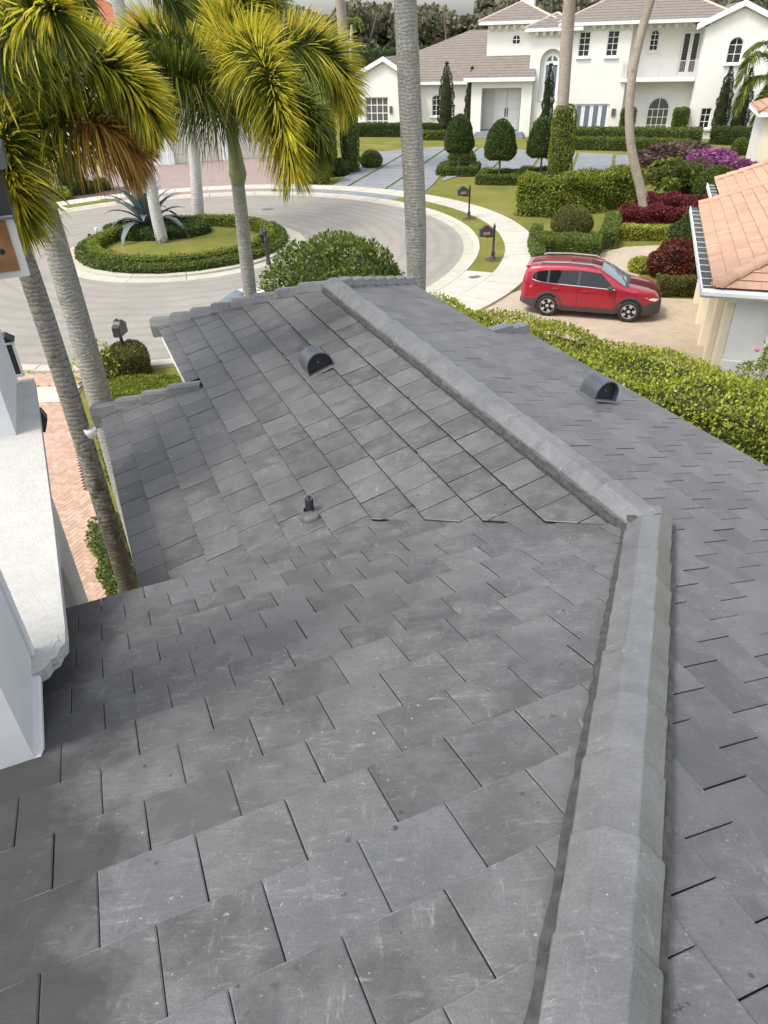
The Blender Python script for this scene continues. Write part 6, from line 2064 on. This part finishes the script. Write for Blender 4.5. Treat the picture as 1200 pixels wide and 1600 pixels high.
for sd_ in (-1, 1):
    MB().tube([(-1.75, sd_ * 0.62, 1.645), (-1.68, sd_ * 0.62, 1.70), (-0.8, sd_ * 0.625, 1.735), (0.0, sd_ * 0.62, 1.705), (0.12, sd_ * 0.62, 1.64)], [0.028] * 5, 6).build('roof_rail', MAT['chrome'], suv_o)
    # headlamp, fog recess, tail lamp
    hl = MB().add([(1.78, sd_ * (suv_half(1.78, .84) + .012), 0.84), (2.08, sd_ * (suv_half(2.08, .80) + .014), 0.80), (2.22, sd_ * (suv_half(2.22, .76) + .016), 0.76), (2.12, sd_ * (suv_half(2.12, .70) + .018), 0.70), (1.95, sd_ * (suv_half(1.95, .76) + .014), 0.75)], [(0, 1, 2, 3, 4) if sd_ < 0 else (4, 3, 2, 1, 0)])
    hl.build('headlight', MAT['lamp_clear'], suv_o)
    tl = MB().add([(-2.24, sd_ * (suv_half(-2.24, 1.02) + .016), 1.04), (-1.86, sd_ * (suv_half(-1.86, 1.0) + .012), 1.03), (-1.92, sd_ * (suv_half(-1.92, .90) + .012), 0.92), (-2.24, sd_ * (suv_half(-2.24, .86) + .016), 0.86)], [(0, 3, 2, 1) if sd_ < 0 else (1, 2, 3, 0)])
    tl.build('taillight', MAT['lamp_red'], suv_o)
# dark lower nose, grille, wiper cowl, rear spoiler
nose = MB()
vs, fs = [], []
for i in range(9):
    x = 1.80 + 0.50 * i / 8
    for k in range(5):
        z = 0.26 + (0.70 - 0.26 - 0.10 * (1 - i / 8)) * k / 4
        vs.append((min(x, 2.285), -(suv_half(min(x, 2.28), z) + 0.014), z))
for i in range(8):
    for k in range(4): fs.append((i * 5 + k, i * 5 + 5 + k, i * 5 + 6 + k, i * 5 + 1 + k))
nose.add(vs, fs).build('front_bumper', MAT['plastic'], suv_o, smooth=True)
MB().add([(a, -b, z) for a, b, z in vs], [f[::-1] for f in fs]).build('front_bumper', MAT['plastic'], suv_o, smooth=True)
MB().cbox(2.20, 2.30, -0.56, 0.56, 0.30, 0.70, 0.03).build('grille', MAT['plastic'], suv_o)
MB().cbox(2.10, 2.22, -0.50, 0.50, 0.74, 0.77, 0.01).build('grille_bar', MAT['plastic'], suv_o)
MB().cbox(1.03, 1.22, -0.70, 0.70, 1.10, 1.135, 0.01).build('cowl', MAT['plastic'], suv_o)
MB().tube([(1.10, -0.45, 1.15), (0.95, 0.05, 1.255)], 0.012, 6).build('wiper', MAT['plastic'], suv_o)
MB().prism([(-2.20, 1.50), (-2.06, 1.50), (-1.95, 1.60), (-2.20, 1.545)], 'y', -0.56, 0.56).build('spoiler', MAT['red_paint'], suv_o)
MB().cbox(-2.30, -2.20, -0.72, 0.72, 0.38, 0.58, 0.03).build('rear_bumper', MAT['plastic'], suv_o)

sedan = dict(
    top=[(-2.35, 0.80), (-2.28, 1.02), (-1.75, 1.08), (-1.45, 1.16), (-0.95, 1.38), (-0.4, 1.445), (0.1, 1.43), (0.5, 1.30), (1.0, 1.08), (1.25, 0.98), (1.7, 0.90), (2.1, 0.80), (2.3, 0.66), (2.36, 0.5)],
    wid=[(-2.35, 0.70), (-2.1, 0.84), (-1.5, 0.90), (0.8, 0.91), (1.7, 0.87), (2.1, 0.76), (2.36, 0.5)],
    bot=[(-2.35, 0.36), (-2.0, 0.24), (2.0, 0.22), (2.36, 0.28)],
    belt=[(-2.35, 0.98), (0.6, 0.94), (1.3, 0.90), (2.36, 0.8)], tumble=0.22,
    windows=[([(-1.35, 0.99), (-0.40, 0.98)], [(-0.92, 1.29), (-0.40, 1.34)]), ([(-0.33, 0.98), (0.85, 0.96)], [(-0.33, 1.34), (0.32, 1.31)])],
    pillars=[([(-0.405, 0.97), (-0.325, 0.97)], [(-0.405, 1.35), (-0.325, 1.35)])], lines=[([(-0.37, 0.35), (-0.36, 0.35)], [(-0.37, 0.97), (-0.36, 0.97)])],
    trims=[([(-1.4, 0.965), (0.85, 0.935)], [(-1.4, 0.982), (0.85, 0.952)])], sills=[([(-0.95, 0.22), (1.0, 0.22)], [(-0.95, 0.30), (1.0, 0.30)])],
    screen=(0.14, 1.10), rear=(-1.55, -0.9), axles=(-1.38, 1.40), wr=0.33, mirror=(0.72, 0.98), mirror_mat=MAT['silver_paint'], flare=MAT['silver_paint'], handles=[(-1.0, 0.85), (-0.12, 0.84)])
car2, _, _ = make_car('silver car parked at the kerb, only its roof showing above the rake tiles', (-4.05, 22.75, 0.02), math.radians(222), MAT['silver_paint'], sedan)

# ------------------------------------------------------------------ street furniture and small things
MAT['bronze'] = plain('dark_bronze_paint', (0.035, 0.033, 0.032), 0.45, var=0.2)
MAT['plaque'] = plain('worn_red_plaque', (0.30, 0.16, 0.12), 0.6, var=0.4, scale=20)


def mailbox(label, x, y, h, rz, plaque=True, base=True, arm=-1):
    t = thing('mailbox', label, 'mailbox', (x, y, 0.08), rz, 'ornate dark mailboxes')
    MB().lathe([(0.13, 0), (0.13, 0.06), (0.09, 0.10), (0.075, 0.26), (0.095, 0.30), (0.06, 0.36), (0.048, 0.42), (0.048, h - 0.12), (0.06, h - 0.10), (0.06, h - 0.06), (0.02, h - 0.03), (0.035, h), (0.0, h + 0.05)], 12).build('post', MAT['bronze'], t, smooth=True)
    bx = arm * 0.36
    b = MB().cbox(bx - 0.27, bx + 0.27, -0.11, 0.11, h - 0.46, h - 0.18, 0.015).build('box', MAT['bronze'], t)
    MB().prism([(bx - 0.30, h - 0.179), (bx + 0.30, h - 0.179), (bx + 0.16, h - 0.12), (bx + 0.10, h - 0.05), (bx, h - 0.015), (bx - 0.10, h - 0.05), (bx - 0.16, h - 0.12)], 'y', -0.10, 0.10).build('pediment', MAT['bronze'], t)
    if plaque: MB().cbox(bx - 0.15, bx + 0.15, -0.125, -0.111, h - 0.38, h - 0.26, 0.006).build('number_plaque', MAT['plaque'], b)
    MB().box(min(bx, 0), max(bx, 0), -0.02, 0.02, h - 0.52, h - 0.465).build('bracket', MAT['bronze'], t)
    if base:
        m = MB().lathe([(0.36, -0.02), (0.34, 0.035), (0.0, 0.05)], 18)
        m.build('mulch_ring', MAT['mulch'], t)


mailbox('dark ornate mailbox on the verge, nearer one beside the curved path', 5.0, 30.9, 1.45, 0.15)
mailbox('dark ornate mailbox on the verge, farther one by the topiary lawn', 4.93, 39.0, 1.62, 0.15)
mailbox('black mailbox standing in the flat round shrub near the own drive', -7.5, 19.95, 1.55, 1.45, False, False, 0.15)
b_ = thing('bollard_light', 'black bollard lamp post at the near kerb of the island', 'bollard', (*(-4.68, 31.56), 0.02))
MB().lathe([(0.11, 0), (0.11, 0.12), (0.085, 0.16), (0.085, 0.95), (0.10, 0.98), (0.10, 1.05), (0.08, 1.08), (0.08, 1.30), (0.11, 1.33), (0.10, 1.40), (0.03, 1.46), (0.03, 1.52), (0.0, 1.55)], 14).build('post', MAT['bronze'], b_, smooth=True)
hy_ = thing('fire_hydrant', 'dark fire hydrant on a white base behind the bollard', 'hydrant', (*(-5.12, 33.57), 0.02))
MB().lathe([(0.17, 0), (0.17, 0.34)], 12).build('base', MAT['white_paint'], hy_)
MB().lathe([(0.13, 0.34), (0.13, 0.72), (0.17, 0.76), (0.15, 0.90), (0.06, 1.0), (0.06, 1.06), (0.0, 1.08)], 12).build('barrel', MAT['bronze'], hy_, smooth=True)
MB().tube([(-0.22, 0, 0.62), (0.22, 0, 0.62)], 0.06, 8).build('nozzle', MAT['bronze'], hy_)


def ground_spot(label, x, y, z, mat, s=1.0):
    t = thing('spotlight', label, 'spotlight', (x, y, z), 0.6, 'small garden spotlights on the island')
    MB().tube([(0, 0, 0), (0, 0, 0.14 * s)], 0.02, 6).build('stake', MAT['bronze'], t)
    MB().lathe([(0.0, 0), (0.05, 0), (0.07, 0.06), (0.075, 0.16), (0.06, 0.16), (0.0, 0.12)], 10).build('head', mat, t, loc=(0, 0, 0.13 * s))


ground_spot('dark garden spotlight on the island lawn below the bed', *(-12.35, 36.06), 0.11, MAT['bronze'])
ground_spot('black garden spotlight beside the left hedge ring of the island', *(-14.05, 36.53), 0.11, MAT['bronze'], 1.6)
ground_spot('white garden spotlight at the left hedge ring of the island', *(-13.99, 37.45), 0.11, MAT['white_paint'], 2.2)
ground_spot('white spotlight at the foot of the nearer island palm', *(-10.44, 35.68), 0.11, MAT['white_paint'], 0.8)
tag(MB().box(-0.02, 0.02, -0.02, 0.02, 0, 0.35).box(-0.14, 0.14, -0.02, 0.02, 0.3, 0.46).build('garden_sign', MAT['olive_paint'] if 'olive_paint' in MAT else MAT['bronze'], loc=(*(-0.80, 59.14), 0)), 'tiny dark garden sign next to the clipped ball by the slab drive', 'sign')
# wall lanterns of the house at the left
lt = thing('wall_lantern', 'bronze glass wall lantern with white rim above the weathered ledge', 'lantern', to_world(-0.84, 7.42, 5.54), HROT)
lt.scale = (0.78, 0.78, 0.78)
MB().cbox(-0.13, 0.13, -0.08, 0.08, 0.0, 0.40, 0.02).build('glass_body', MAT['bronze'], lt)
fr_ = MB()
for x in (-0.14, 0.14):
    fr_.box(x - 0.015, x + 0.015, -0.10, -0.075, 0.0, 0.42)
fr_.box(-0.155, 0.155, -0.10, -0.074, 0.40, 0.43).box(-0.155, 0.155, -0.10, -0.074, -0.02, 0.01)
fr_.build('rim', MAT['white_paint'], lt)
MB().prism([(-0.17, 0.431), (0.17, 0.431), (0.08, 0.50), (-0.08, 0.50)], 'y', -0.11, 0.11).build('cap', MAT['black_metal'], lt)
MB().box(-0.3, -0.13, -0.03, 0.03, 0.15, 0.22).build('bracket', MAT['black_metal'], lt)
l2 = thing('wall_bracket', 'small dark metal bracket peeking out below the weathered ledge', 'bracket', to_world(-0.71, 6.65, 5.34), HROT)
MB().prism([(-0.2, 0.12), (0.10, 0.10), (0.13, 0.02), (0.08, -0.10), (-0.2, -0.04)], 'y', -0.06, 0.06).build('arm', MAT['bronze'], l2)
tag(MB().cbox(-0.16, 0.16, -0.16, 0.16, 0, 0.30, 0.03).build('utility_box', MAT['stucco_cool'], loc=(*(-5.65, 11.57), 0.0), rz=0.4), 'pale blue utility box in the narrow hedge by the brick drive', 'utility box')
